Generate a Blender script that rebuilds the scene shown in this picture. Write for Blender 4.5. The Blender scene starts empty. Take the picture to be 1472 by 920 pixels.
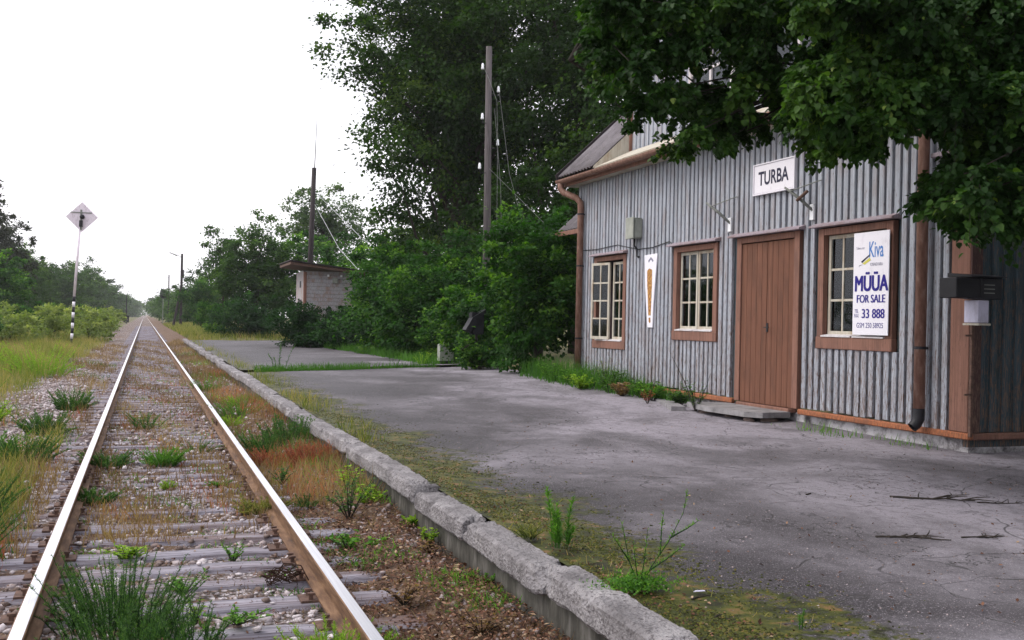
import bpy, bmesh, math, random
import numpy as np
from mathutils import Vector, Matrix
S = bpy.context.scene
C = S.collection
R = math.radians
PI = math.pi

# ------------------------------------------------------------ camera
cam_d = bpy.data.cameras.new('camera'); cam = bpy.data.objects.new('camera', cam_d); C.objects.link(cam)
S.camera = cam
cam_d.sensor_width = 36.0; cam_d.lens = 1500 / 1472 * 36; cam_d.clip_start = .05; cam_d.clip_end = 9000
YAW, PITCH, ROLL = R(19.394), R(.117), R(1.2)
fw = Vector((math.sin(YAW) * math.cos(PITCH), math.cos(YAW) * math.cos(PITCH), math.sin(PITCH)))
rt = Vector((math.cos(YAW), -math.sin(YAW), 0)); up = rt.cross(fw)
cx = rt * math.cos(ROLL) + up * math.sin(ROLL); cy = up * math.cos(ROLL) - rt * math.sin(ROLL)
cam.matrix_world = Matrix(((cx.x, cy.x, -fw.x, 0), (cx.y, cy.y, -fw.y, 0), (cx.z, cy.z, -fw.z, 1.5), (0, 0, 0, 1)))

# ------------------------------------------------------------ light: pale overcast sky, weak wide sun
SUN_EL, SUN_AZ = R(50), R(288)          # azimuth clockwise from +Y: from the left, across the rails
w = bpy.data.worlds.new('World'); S.world = w; w.use_nodes = True
nt = w.node_tree; nt.nodes.clear()
o_ = nt.nodes.new('ShaderNodeOutputWorld'); bg = nt.nodes.new('ShaderNodeBackground')
sky = nt.nodes.new('ShaderNodeTexSky'); sky.sky_type = 'NISHITA'; sky.sun_disc = False
sky.sun_elevation = SUN_EL; sky.sun_rotation = SUN_AZ; sky.dust_density = 6; sky.air_density = 1.5; sky.ozone_density = 1
mx = nt.nodes.new('ShaderNodeMix'); mx.data_type = 'RGBA'; mx.inputs[0].default_value = .80
mx.inputs[7].default_value = (9.9, 9.7, 10.3, 1)      # the even cloud deck
nt.links.new(sky.outputs[0], mx.inputs[6]); nt.links.new(mx.outputs[2], bg.inputs[0]); nt.links.new(bg.outputs[0], o_.inputs[0])
bg.inputs[1].default_value = .13
sd = bpy.data.lights.new('sun', 'SUN'); so = bpy.data.objects.new('sun', sd); C.objects.link(so)
sd.energy = 1.3; sd.angle = R(25); sd.color = (1, .96, .9)
sdir = Vector((math.sin(SUN_AZ) * math.cos(SUN_EL), math.cos(SUN_AZ) * math.cos(SUN_EL), math.sin(SUN_EL)))
so.rotation_euler = sdir.to_track_quat('Z', 'Y').to_euler()
S.view_settings.view_transform = 'Standard'; S.view_settings.look = 'None'; S.view_settings.gamma = 1
S.view_settings.exposure = 0.42
S.cycles.volume_bounces = 1; S.cycles.max_bounces = 6; S.cycles.transparent_max_bounces = 12

# ------------------------------------------------------------ materials
class N:
    def __init__(s, name):
        s.m = bpy.data.materials.new(name); s.m.use_nodes = True; s.t = s.m.node_tree; s.n = s.t.nodes; s.l = s.t.links
        s.n.clear(); s.out = s.n.new('ShaderNodeOutputMaterial'); s.b = s.n.new('ShaderNodeBsdfPrincipled')
        s.l.new(s.b.outputs[0], s.out.inputs[0]); s.b.inputs['Roughness'].default_value = .8
        s.b.inputs['Specular IOR Level'].default_value = .3
    def put(s, sock, v):
        if isinstance(v, (int, float)): sock.default_value = v
        elif isinstance(v, (tuple, list)):
            sock.default_value = tuple(v) + ((1,) if len(v) == 3 and len(sock.default_value) == 4 else ())
        else: s.l.new(v, sock)
    def pos(s): return s.n.new('ShaderNodeNewGeometry').outputs['Position']
    def rand(s): return s.n.new('ShaderNodeObjectInfo').outputs['Random']
    def attr(s, a='tint'):
        n = s.n.new('ShaderNodeAttribute'); n.attribute_name = a; return n.outputs['Fac']
    def scale(s, v, sc, loc=(0, 0, 0)):
        n = s.n.new('ShaderNodeMapping'); n.inputs['Scale'].default_value = sc; n.inputs['Location'].default_value = loc; s.l.new(v, n.inputs[0]); return n.outputs[0]
    def noise(s, v, sc, det=4, rough=.55, dist=0):
        n = s.n.new('ShaderNodeTexNoise'); s.l.new(v, n.inputs['Vector']); n.inputs['Scale'].default_value = sc
        n.inputs['Detail'].default_value = det; n.inputs['Roughness'].default_value = rough; n.inputs['Distortion'].default_value = dist; return n.outputs[0]
    def voro(s, v, sc, feat='F1', out=0):
        n = s.n.new('ShaderNodeTexVoronoi'); n.feature = feat; s.l.new(v, n.inputs['Vector']); n.inputs['Scale'].default_value = sc; return n.outputs[out]
    def math(s, op, a, b=0.0, clamp=False):
        n = s.n.new('ShaderNodeMath'); n.operation = op; n.use_clamp = clamp; s.put(n.inputs[0], a); s.put(n.inputs[1], b); return n.outputs[0]
    def sep(s, v, i):
        n = s.n.new('ShaderNodeSeparateXYZ'); s.l.new(v, n.inputs[0]); return n.outputs[i]
    def mr(s, v, a, b, c=0., d=1.):
        n = s.n.new('ShaderNodeMapRange'); s.put(n.inputs[0], v)
        for i, q in enumerate((a, b, c, d)): n.inputs[i + 1].default_value = q
        return n.outputs[0]
    def ramp(s, v, stops):
        n = s.n.new('ShaderNodeValToRGB'); s.put(n.inputs[0], v); e = n.color_ramp.elements
        while len(e) < len(stops): e.new(.5)
        for x, (p, c) in zip(e, stops):
            x.position = p; x.color = tuple(c) + (1,) if len(c) == 3 else c
        return n.outputs[0]
    def mix(s, f, a, b, mode='MIX'):
        n = s.n.new('ShaderNodeMix'); n.data_type = 'RGBA'; n.blend_type = mode
        s.put(n.inputs[0], f); s.put(n.inputs[6], a); s.put(n.inputs[7], b); return n.outputs[2]
    def bump(s, h, st=.3, dist=.01):
        n = s.n.new('ShaderNodeBump'); n.inputs['Strength'].default_value = st; n.inputs['Distance'].default_value = dist
        s.l.new(h, n.inputs['Height']); s.l.new(n.outputs[0], s.b.inputs['Normal'])
    def col(s, c): s.put(s.b.inputs['Base Color'], c)
    def rough(s, r): s.put(s.b.inputs['Roughness'], r)

def leafmat(name, stops, trans=.36, rough=.6, spec=.14):
    q = N(name); t = q.attr()
    c = q.ramp(t, stops); q.col(c); q.rough(rough); q.b.inputs['Specular IOR Level'].default_value = spec
    tr = q.n.new('ShaderNodeBsdfTranslucent'); q.l.new(q.mix(1., c, (1.7, 1.9, .55), 'MULTIPLY'), tr.inputs[0])
    ms = q.n.new('ShaderNodeMixShader'); ms.inputs[0].default_value = trans
    q.l.new(q.b.outputs[0], ms.inputs[1]); q.l.new(tr.outputs[0], ms.inputs[2]); q.l.new(ms.outputs[0], q.out.inputs[0])
    return q.m
MAT = {}
MAT['leaf_tree'] = leafmat('leaf_tree', [(0, (.007, .020, .006)), (.5, (.026, .062, .012)), (1, (.12, .18, .03))])
MAT['leaf_linden'] = leafmat('leaf_linden', [(0, (.008, .026, .006)), (.5, (.022, .062, .011)), (.85, (.065, .135, .020)), (1, (.17, .24, .05))], trans=.36, rough=.5, spec=.2)
MAT['leaf_bush'] = leafmat('leaf_bush', [(0, (.006, .026, .006)), (.5, (.026, .085, .013)), (1, (.15, .28, .04))])
MAT['leaf_darkbush'] = leafmat('leaf_darkbush', [(0, (.005, .020, .007)), (.6, (.014, .050, .012)), (1, (.05, .13, .025))])
MAT['leaf_far'] = leafmat('leaf_far', [(0, (.014, .034, .012)), (.5, (.036, .082, .022)), (1, (.11, .19, .05))])
MAT['leaf_willow'] = leafmat('leaf_willow', [(0, (.03, .055, .03)), (.5, (.06, .10, .05)), (1, (.12, .18, .09))])
MAT['leaf_pale'] = leafmat('leaf_pale', [(0, (.08, .12, .04)), (.5, (.19, .24, .08)), (1, (.36, .38, .16))])
MAT['leaf_spruce'] = leafmat('leaf_spruce', [(0, (.028, .034, .026)), (1, (.06, .075, .045))], trans=.1)
MAT['weed_dark'] = leafmat('weed_dark', [(0, (.02, .05, .02)), (.5, (.05, .12, .035)), (1, (.15, .25, .08))])
MAT['weed_green'] = leafmat('weed_green', [(0, (.035, .10, .02)), (.5, (.08, .20, .03)), (1, (.17, .33, .05))])
MAT['weed_lime'] = leafmat('weed_lime', [(0, (.10, .20, .02)), (.5, (.20, .34, .04)), (1, (.36, .46, .06))])
MAT['weed_red'] = leafmat('weed_red', [(0, (.17, .045, .035)), (.5, (.34, .095, .07)), (1, (.46, .20, .15))])
MAT['grass'] = leafmat('grass', [(0, (.05, .075, .02)), (.3, (.115, .145, .035)), (.6, (.23, .22, .08)), (1, (.36, .25, .16))])
MAT['dry'] = leafmat('dry_grass', [(0, (.085, .05, .035)), (.5, (.19, .115, .075)), (1, (.34, .24, .17))])
MAT['litter'] = leafmat('litter', [(0, (.035, .018, .012)), (.5, (.12, .055, .035)), (.85, (.26, .14, .09)), (1, (.40, .30, .2))], trans=.05, rough=.8)

q = N('bark'); p = q.pos(); f = q.noise(q.scale(p, (9, 9, 1.5)), 2, 6); q.col(q.ramp(f, [(.3, (.012, .010, .008)), (.7, (.05, .04, .032))])); q.bump(f, .8, .03); MAT['bark'] = q.m
q = N('pole_wood'); p = q.pos(); f = q.noise(q.scale(p, (30, 30, 1.0)), 2, 6); q.col(q.ramp(f, [(.3, (.04, .034, .034)), (.7, (.125, .11, .115))])); q.bump(f, .6, .01); MAT['pole'] = q.m
q = N('tarred_wood'); p = q.pos(); f = q.noise(q.scale(p, (30, 30, 1.0)), 2, 4); q.col(q.ramp(f, [(.3, (.018, .014, .016)), (.7, (.045, .035, .038))])); MAT['tar'] = q.m

def painted_wood(name, dark, mid, light, stain, zstretch=.7, scale=1., chip=(.16, .10, .07), amount=.56):
    q = N(name); p = q.pos(); r = q.rand()
    off = q.n.new('ShaderNodeVectorMath'); off.operation = 'ADD'; q.l.new(p, off.inputs[0])
    cmb = q.n.new('ShaderNodeCombineXYZ'); q.l.new(q.math('MULTIPLY', r, 40.), cmb.inputs[2]); q.l.new(q.math('MULTIPLY', r, 9.), cmb.inputs[0]); q.l.new(cmb.outputs[0], off.inputs[1])
    v = off.outputs[0]
    streak = q.noise(q.scale(v, (30 * scale, 30 * scale, zstretch * .8)), 2.2, 6, .62)
    c = q.ramp(streak, [(.28, dark), (.48, mid), (.68, light)])
    c = q.mix(q.mr(r, 0, 1, .0, .55), c, mid)
    big = q.noise(q.scale(v, (3, 3, 1.2)), 1.6, 5, .65)
    c = q.mix(q.mr(big, .48, .66, 0, .8), c, stain)
    ch = q.noise(q.scale(v, (34, 34, 3.2)), 3, 6, .72)
    low = q.mr(q.sep(p, 2), .3, 3.6, .07, -.03)
    cm = q.mr(q.math('ADD', ch, low), amount, amount + .07)
    c = q.mix(cm, c, chip)
    q.col(c); q.rough(.78); q.bump(q.math('ADD', streak, q.math('MULTIPLY', cm, -.5)), .28, .004)
    return q.m
MAT['batten'] = painted_wood('weathered_batten', (.12, .135, .165), (.32, .345, .395), (.55, .58, .645), (.27, .245, .255), chip=(.13, .08, .06), amount=.56)
MAT['board'] = painted_wood('weathered_board', (.018, .032, .042), (.035, .06, .075), (.08, .11, .13), (.03, .038, .04))
MAT['shed_board'] = painted_wood('shed_board', (.24, .23, .25), (.36, .35, .37), (.48, .47, .49), (.30, .20, .16), zstretch=6)
MAT['brown'] = painted_wood('brown_trim', (.10, .05, .038), (.22, .11, .08), (.32, .17, .13), (.15, .08, .062), chip=(.09, .05, .035), amount=.62)
MAT['door'] = painted_wood('door_brown', (.075, .034, .020), (.155, .066, .040), (.22, .10, .064), (.11, .05, .032), zstretch=.4, chip=(.10, .042, .028), amount=.66)
MAT['orange'] = painted_wood('orange_board', (.24, .075, .03), (.38, .13, .055), (.46, .19, .09), (.22, .09, .05), chip=(.12, .06, .04))
MAT['ledge'] = painted_wood('lavender_ledge', (.20, .16, .18), (.31, .26, .30), (.42, .37, .41), (.22, .14, .13))
MAT['cream'] = painted_wood('cream_paint', (.34, .31, .25), (.48, .45, .38), (.58, .55, .49), (.34, .26, .18), amount=.64)
MAT['sill'] = painted_wood('white_sill', (.42, .40, .42), (.58, .56, .58), (.70, .68, .70), (.40, .34, .34), amount=.66)
q = N('rusty_pipe'); p = q.pos(); f = q.noise(q.scale(p, (6, 6, 2)), 3, 6, .6); q.col(q.ramp(f, [(.3, (.12, .06, .042)), (.55, (.22, .12, .09)), (.75, (.33, .23, .19))])); q.rough(.6); q.bump(f, .2, .004); MAT['pipe'] = q.m
q = N('dark_metal'); p = q.pos(); f = q.noise(p, 8, 4); q.col(q.ramp(f, [(.3, (.008, .008, .011)), (.7, (.02, .02, .026))])); q.rough(.5); MAT['dark_metal'] = q.m
q = N('grey_metal'); p = q.pos(); f = q.noise(p, 9, 5); q.col(q.ramp(f, [(.3, (.15, .16, .15)), (.7, (.27, .28, .26))])); q.rough(.6); MAT['grey_metal'] = q.m
q = N('box_grey'); p = q.pos(); f = q.noise(p, 7, 5); q.col(q.ramp(f, [(.3, (.22, .24, .21)), (.7, (.36, .37, .33))])); q.rough(.6); MAT['box_grey'] = q.m
def signpaint(name, c, dirt, lo=.58, hi=.8):
    q = N(name); p = q.pos(); f = q.noise(q.scale(p, (6, 6, 3)), 1.5, 6, .7); q.col(q.mix(q.mr(f, lo, hi), c, dirt)); q.rough(.4); return q.m
MAT['sign_white'] = signpaint('sign_white', (.78, .76, .82), (.42, .36, .40))
MAT['banner_white'] = signpaint('banner_white', (.80, .79, .86), (.62, .60, .68))
MAT['sign_pink'] = signpaint('sign_back', (.78, .70, .78), (.34, .26, .30), .52, .8)
MAT['mail_white'] = signpaint('mail_white', (.55, .54, .68), (.30, .28, .36), .45, .8)
q = N('letter_black'); q.col((.03, .03, .06)); MAT['letter'] = q.m
q = N('letter_blue'); q.col((.025, .018, .22)); MAT['navy'] = q.m
q = N('letter_skyblue'); q.col((.08, .22, .55)); MAT['skyblue'] = q.m
q = N('logo_yellow'); q.col((.62, .58, .12)); MAT['yellow'] = q.m
q = N('logo_grey'); q.col((.22, .22, .30)); MAT['logo_grey'] = q.m
q = N('gold_print'); p = q.pos(); f = q.noise(q.scale(p, (40, 40, 22)), 1, 2, .6); q.col(q.ramp(f, [(.42, (.17, .065, .03)), (.52, (.48, .25, .07)), (.7, (.56, .34, .12))])); MAT['gold'] = q.m
q = N('white_ceramic'); q.col((.8, .82, .85)); q.rough(.2); MAT['ceramic'] = q.m
q = N('black_paint'); q.col((.015, .015, .02)); q.rough(.6); MAT['black'] = q.m
q = N('interior'); q.col((.035, .028, .028)); MAT['interior'] = q.m
q = N('curtain'); p = q.pos(); f = q.noise(q.scale(p, (1, 16, .5)), 2, 3); q.col(q.ramp(f, [(.35, (.06, .035, .038)), (.65, (.22, .15, .16))])); MAT['curtain'] = q.m
q = N('window_glass'); q.n.remove(q.b)
gl = q.n.new('ShaderNodeBsdfGlossy'); gl.inputs['Roughness'].default_value = .03; gl.inputs[0].default_value = (.8, .85, .9, 1)
tp = q.n.new('ShaderNodeBsdfTransparent'); tp.inputs[0].default_value = (.72, .76, .78, 1)
ms = q.n.new('ShaderNodeMixShader'); fr = q.n.new('ShaderNodeFresnel'); fr.inputs[0].default_value = 1.5
q.l.new(fr.outputs[0], ms.inputs[0]); q.l.new(tp.outputs[0], ms.inputs[1]); q.l.new(gl.outputs[0], ms.inputs[2]); q.l.new(ms.outputs[0], q.out.inputs[0]); MAT['glass'] = q.m
q = N('rail_head'); p = q.pos(); f = q.noise(q.scale(p, (40, .6, 40)), 1.5, 5); q.col(q.ramp(f, [(.3, (.62, .62, .66)), (.7, (.88, .88, .92))])); q.b.inputs['Metallic'].default_value = .85; q.rough(q.mr(f, .3, .7, .42, .28)); MAT['rail_head'] = q.m
q = N('rail_side'); p = q.pos(); f = q.noise(q.scale(p, (6, 1.2, 14)), 3, 6, .65); q.col(q.ramp(f, [(.3, (.055, .03, .02)), (.5, (.14, .075, .04)), (.72, (.25, .15, .085))])); q.rough(.75); q.bump(f, .4, .004); MAT['rail_side'] = q.m
q = N('rust'); p = q.pos(); f = q.noise(p, 20, 5, .7); q.col(q.ramp(f, [(.3, (.05, .03, .025)), (.7, (.17, .10, .075))])); MAT['rust'] = q.m
q = N('sleeper_wood'); p = q.pos(); r = q.rand()
f = q.noise(q.scale(p, (1.0, 22, 22)), 2.4, 7, .7); g = q.noise(q.scale(p, (.8, 4, 4)), 1.2, 4)
c = q.ramp(f, [(.30, (.035, .028, .035)), (.44, (.17, .155, .19)), (.58, (.34, .325, .38)), (.78, (.48, .46, .53))])
c = q.mix(q.math('MULTIPLY', q.mr(g, .42, .62), q.mr(r, .0, 1., .25, 1.)), c, (.14, .085, .07)); q.col(c); q.rough(.72); q.bump(f, .9, .012); MAT['sleeper'] = q.m
q = N('ballast_stone'); t = q.attr(); p = q.pos(); f = q.noise(p, 40, 3)
c = q.ramp(t, [(0, (.09, .062, .05)), (.35, (.19, .145, .135)), (.7, (.36, .31, .32)), (1, (.60, .56, .59))]); q.col(q.mix(q.mr(f, .4, .7, 0, .5), c, (.26, .20, .17))); q.rough(.85); MAT['stone'] = q.m
q = N('kerb_concrete'); p = q.pos(); a = q.noise(p, 3, 6, .65); b = q.noise(p, 42, 5, .8); v = q.voro(p, 55)
c = q.ramp(a, [(.3, (.15, .14, .145)), (.52, (.28, .265, .275)), (.72, (.44, .42, .43))]); c = q.mix(q.mr(b, .52, .60, 0, .85), c, (.10, .09, .095)); c = q.mix(q.mr(v, .12, .0, 0, .5), c, (.5, .48, .5))
q.col(c); q.bump(q.math('ADD', b, q.math('MULTIPLY', v, .6)), 1., .018); q.rough(.9); MAT['kerb'] = q.m
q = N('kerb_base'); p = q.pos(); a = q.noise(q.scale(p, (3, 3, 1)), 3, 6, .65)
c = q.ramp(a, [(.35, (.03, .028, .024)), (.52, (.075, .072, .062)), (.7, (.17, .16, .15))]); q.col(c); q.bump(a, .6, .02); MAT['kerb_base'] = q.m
q = N('plinth'); p = q.pos(); a = q.noise(p, 5, 7, .7); b = q.noise(p, 26, 5, .7)
c = q.ramp(a, [(.36, (.09, .085, .09)), (.46, (.28, .27, .28)), (.58, (.55, .54, .57))]); q.col(c); q.bump(b, .8, .02); MAT['plinth'] = q.m
q = N('slate_roof'); p = q.pos(); a = q.noise(p, 2.2, 7, .7); b = q.noise(p, 22, 5, .75)
c = q.ramp(a, [(.3, (.10, .088, .098)), (.55, (.17, .155, .172)), (.75, (.26, .24, .262))]); c = q.mix(q.mr(b, .52, .68, 0, .8), c, (.10, .09, .075)); q.col(c); MAT['slate'] = q.m
q = N('step_stone'); p = q.pos(); a = q.noise(p, 6, 7, .7); q.col(q.ramp(a, [(.35, (.15, .145, .15)), (.7, (.34, .33, .34))])); q.bump(a, .6, .02); MAT['step'] = q.m

# platform asphalt
q = N('platform_asphalt'); p = q.pos(); px = q.sep(p, 0)
wp = q.n.new('ShaderNodeVectorMath'); wp.operation = 'ADD'; nn = q.n.new('ShaderNodeTexNoise'); nn.inputs['Scale'].default_value = 1.3; q.l.new(p, nn.inputs['Vector'])
sc_ = q.n.new('ShaderNodeVectorMath'); sc_.operation = 'SCALE'; sc_.inputs['Scale'].default_value = .8; q.l.new(nn.outputs['Color'], sc_.inputs[0]); q.l.new(p, wp.inputs[0]); q.l.new(sc_.outputs[0], wp.inputs[1])
A = q.noise(q.scale(p, (1., .75, 1), (3.1, 1.7, 0)), .55, 5, .6, .6); B = q.noise(p, 3.2, 7, .72); D = q.noise(p, 90, 3, .8)
patch = q.math('ADD', q.math('MULTIPLY', A, .75), q.math('MULTIPLY', B, .25))
right = q.mr(q.math('ADD', px, q.math('MULTIPLY', q.sep(p, 1), -.12)), 1.6, 4.4, -.09, .10)
patch = q.math('ADD', q.math('ADD', patch, right), q.math('MULTIPLY', q.math('SUBTRACT', D, .5), .26))
def stain(x, y, rx, ry, a):
    dx = q.math('POWER', q.math('ABSOLUTE', q.math('DIVIDE', q.math('SUBTRACT', px, x), rx)), 2.); dy = q.math('POWER', q.math('ABSOLUTE', q.math('DIVIDE', q.math('SUBTRACT', q.sep(p, 1), y), ry)), 2.)
    return q.mr(q.math('ADD', q.math('ADD', dx, dy), q.math('MULTIPLY', q.math('SUBTRACT', B, .5), 2.5)), 0, 1.3, a, 0)
for a_ in ((3.35, 7.4, 1.0, .9, -.10), (2.95, 4.6, .8, .9, -.11), (4.1, 9.3, 1.2, .8, .10), (5.2, 6.4, 1.3, 1.0, .06), (4.0, 4.6, .9, .7, .07), (3.2, 12.5, .9, 2.5, -.06)): patch = q.math('ADD', patch, stain(*a_))
c = q.ramp(patch, [(.36, (.034, .031, .034)), (.45, (.072, .066, .073)), (.53, (.128, .119, .133)), (.65, (.265, .246, .28))])
D3 = q.noise(q.scale(p, (1, .7, 1)), 9, 6, .8); c = q.mix(q.mr(D3, .50, .60, 0, .42), c, (.055, .048, .056)); D2 = q.noise(p, 34, 4, .85); c = q.mix(q.mr(D2, .55, .66, 0, .75), c, (.05, .045, .055)); c = q.mix(q.mr(D, .42, .32, 0, .7), c, (.50, .46, .51)); vv = q.voro(p, 70); c = q.mix(q.mr(vv, .22, .10, 0, .45), c, (.52, .48, .50))
cr = q.voro(wp.outputs[0], .75, 'DISTANCE_TO_EDGE'); cr2 = q.voro(wp.outputs[0], 2.1, 'DISTANCE_TO_EDGE')
crm = q.math('MULTIPLY', q.mr(cr, .008, .002), q.mr(B, .47, .53, 0, .75)); crm2 = q.math('MULTIPLY', q.mr(cr2, .008, .002), q.mr(q.noise(p, 1.3, 3), .55, .60, 0, .7))
rg = q.math('ABSOLUTE', q.math('SUBTRACT', q.noise(q.scale(p, (1, .6, 1)), 1.1, 6, .6), .5)); crk = q.math('MAXIMUM', q.math('MAXIMUM', crm, crm2), q.math('MULTIPLY', q.mr(rg, .0045, .001), q.mr(q.noise(p, .8, 3, .5), .5, .56, 0, .9)))
c = q.mix(crk, c, (.03, .028, .028))
mn = q.noise(p, 1.1, 4, .6); mf = q.noise(q.scale(p, (1., 1.6, 1)), 11, 6, .75)
edge = q.math('ADD', px, q.math('MULTIPLY', q.math('SUBTRACT', mn, .5), -2.4))
mm = q.mr(q.math('ADD', q.mr(edge, 2.25, 3.2, .36, -.18), mf), .50, .60)
farfade = q.mr(q.sep(p, 1), 22, 34, 1, .3)
c = q.mix(q.math('MULTIPLY', mm, farfade), c, q.ramp(q.noise(p, 7, 5, .7), [(.36, (.014, .013, .006)), (.47, (.038, .046, .008)), (.56, (.075, .078, .012)), (.66, (.17, .095, .04))]))
q.col(c); q.rough(q.mr(patch, .4, .6, .62, .85)); hh = q.math('ADD', q.math('MULTIPLY', D, .35), q.math('MULTIPLY', crk, -1.2)); q.bump(q.math('ADD', hh, q.math('MULTIPLY', mm, .9)), .55, .012); MAT['asphalt'] = q.m

# ground: ballast near the rails, soil and turf further out
q = N('ground_soil'); p = q.pos(); px = q.sep(p, 0); py = q.sep(p, 1)
v = q.n.new('ShaderNodeTexVoronoi'); v.inputs['Scale'].default_value = 26; q.l.new(p, v.inputs['Vector'])
stone = q.ramp(q.sep(v.outputs['Color'], 0), [(0, (.10, .075, .07)), (.35, (.24, .20, .20)), (.7, (.40, .36, .38)), (1, (.55, .51, .53))])
stone = q.mix(q.mr(v.outputs['Distance'], .35, .75, 0, 1), stone, (.05, .04, .035))
n1 = q.noise(p, 1.4, 6, .65); n2 = q.noise(p, 9, 5, .7)
soil = q.ramp(n2, [(.3, (.05, .03, .022)), (.5, (.12, .075, .05)), (.7, (.20, .14, .10))])
litter = q.mr(px, 1.1, 1.35)
base = q.mix(q.mr(q.math('SUBTRACT', n1, q.math('MULTIPLY', litter, .2)), .46, .52), soil, stone)
brush = q.ramp(n2, [(.3, (.06, .075, .025)), (.5, (.12, .12, .045)), (.7, (.22, .17, .09))])
left = q.mr(q.math('ADD', px, q.math('MULTIPLY', q.math('SUBTRACT', n1, .5), 3.)), -2.6, -3.4)
rgt = q.mr(px, 3.2, 3.8); turf = q.math('MAXIMUM', left, rgt)
midw = q.mr(py, 9, 30, 0, .35)
base = q.mix(q.math('MULTIPLY', midw, q.mr(n1, .55, .45)), base, (.20, .13, .09))
q.col(q.mix(turf, base, brush)); q.rough(.95); q.bump(q.math('ADD', v.outputs['Distance'], n2), .8, .03); MAT['ground'] = q.m

# ------------------------------------------------------------ object helpers
def obj(name, me, m=None, parent=None, loc=None, **props):
    if isinstance(me, MB): me = me.mesh(name)
    o = bpy.data.objects.new(name, me); C.objects.link(o)
    if m is not None:
        for x in (m if isinstance(m, list) else [m]):
            if len(me.materials) < (len(m) if isinstance(m, list) else 1): me.materials.append(MAT[x] if isinstance(x, str) else x)
    if parent: o.parent = parent
    if loc: o.location = loc
    for k, v in props.items(): o[k] = v
    return o
def thing(name, label, cat, loc=(0, 0, 0), group=None, rz=0):
    o = bpy.data.objects.new(name, None); C.objects.link(o); o.location = loc; o.rotation_euler.z = rz
    o.empty_display_size = .2; o['label'] = label; o['category'] = cat
    if group: o['group'] = group
    return o
def tag(o, label, cat, group=None):
    o['label'] = label; o['category'] = cat
    if group: o['group'] = group
    return o
def child(o, name, me): pass
class MB:
    def __init__(s): s.v = []; s.f = []; s.mi = []
    def add(s, vs, fs, mi=0):
        k = len(s.v); s.v += [tuple(a) for a in vs]; s.f += [tuple(i + k for i in f) for f in fs]; s.mi += [mi] * len(fs)
    def box(s, x0, x1, y0, y1, z0, z1, mi=0):
        s.add([(x0, y0, z0), (x1, y0, z0), (x1, y1, z0), (x0, y1, z0), (x0, y0, z1), (x1, y0, z1), (x1, y1, z1), (x0, y1, z1)],
              [(0, 3, 2, 1), (4, 5, 6, 7), (0, 1, 5, 4), (1, 2, 6, 5), (2, 3, 7, 6), (3, 0, 4, 7)], mi); return s
    def tube(s, pts, rad, n=8, mi=0, cap=True):
        pts = [Vector(a) for a in pts]; rad = rad if isinstance(rad, (list, tuple)) else [rad] * len(pts)
        k = len(s.v); ref = None
        for i, P in enumerate(pts):
            T = (pts[min(i + 1, len(pts) - 1)] - pts[max(i - 1, 0)]).normalized()
            if ref is None: ref = Vector((0, 0, 1)).cross(T) if abs(T.z) < .9 else Vector((1, 0, 0)).cross(T)
            ref = (ref - T * ref.dot(T)).normalized(); b = T.cross(ref)
            for j in range(n):
                a = 2 * PI * j / n; s.v.append(tuple(P + (ref * math.cos(a) + b * math.sin(a)) * rad[i]))
        for i in range(len(pts) - 1):
            for j in range(n):
                s.f.append((k + i * n + j, k + i * n + (j + 1) % n, k + (i + 1) * n + (j + 1) % n, k + (i + 1) * n + j)); s.mi.append(mi)
        if cap:
            s.f.append(tuple(k + j for j in range(n))[::-1]); s.f.append(tuple(k + (len(pts) - 1) * n + j for j in range(n))); s.mi += [mi, mi]
        return s
    def prism(s, prof, axis, a, b, mi=0):
        """prof: 2D outline; axis 'x','y','z' extrusion from a to b"""
        n = len(prof)
        def P(u, v, t): return {'x': (t, u, v), 'y': (u, t, v), 'z': (u, v, t)}[axis]
        s.add([P(u, v, a) for u, v in prof] + [P(u, v, b) for u, v in prof],
              [(i, (i + 1) % n, n + (i + 1) % n, n + i) for i in range(n)] + [tuple(range(n))[::-1], tuple(range(n, 2 * n))], mi); return s
    def mesh(s, name='mesh'):
        me = bpy.data.meshes.new(name); me.from_pydata(s.v, [], s.f); me.polygons.foreach_set('material_index', s.mi)
        bm = bmesh.new(); bm.from_mesh(me); bmesh.ops.recalc_face_normals(bm, faces=bm.faces); bm.to_mesh(me); bm.free(); me.update(); return me
def smooth(me, ang=None):
    me.polygons.foreach_set('use_smooth', [True] * len(me.polygons)); return me
def bbox(x0, x1, y0, y1, z0, z1, bev=.006, seg=1):
    bm = bmesh.new(); bmesh.ops.create_cube(bm, size=1)
    for v in bm.verts: v.co = Vector(((x0 + x1) / 2 + v.co.x * (x1 - x0), (y0 + y1) / 2 + v.co.y * (y1 - y0), (z0 + z1) / 2 + v.co.z * (z1 - z0)))
    if bev: bmesh.ops.bevel(bm, geom=bm.edges[:], offset=bev, segments=seg, affect='EDGES')
    me = bpy.data.meshes.new('box'); bm.to_mesh(me); bm.free(); return me
def text_mesh(body, size, off=0., xs=1., align='CENTER'):
    cu = bpy.data.curves.new('lettering', 'FONT'); cu.body = body; cu.size = size; cu.offset = off; cu.align_x = align; cu.resolution_u = 4
    t = bpy.data.objects.new('lettering', cu); C.objects.link(t); dg = bpy.context.evaluated_depsgraph_get(); dg.update()
    me = bpy.data.meshes.new_from_object(t.evaluated_get(dg)); bpy.data.objects.remove(t); bpy.data.curves.remove(cu); me.materials.clear()
    if xs != 1:
        for v in me.vertices: v.co.x *= xs
    return me
def lettering(name, body, y, z, x, size, m, parent, xs=1., off=0., align='CENTER'):
    """flat print on the facade: reads along -Y, faces -X"""
    me = text_mesh(body, size, off, xs, align)
    for v in me.vertices: v.co = Vector((x, y - v.co.x, z + v.co.y))
    return obj(name, me, m, parent)

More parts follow.
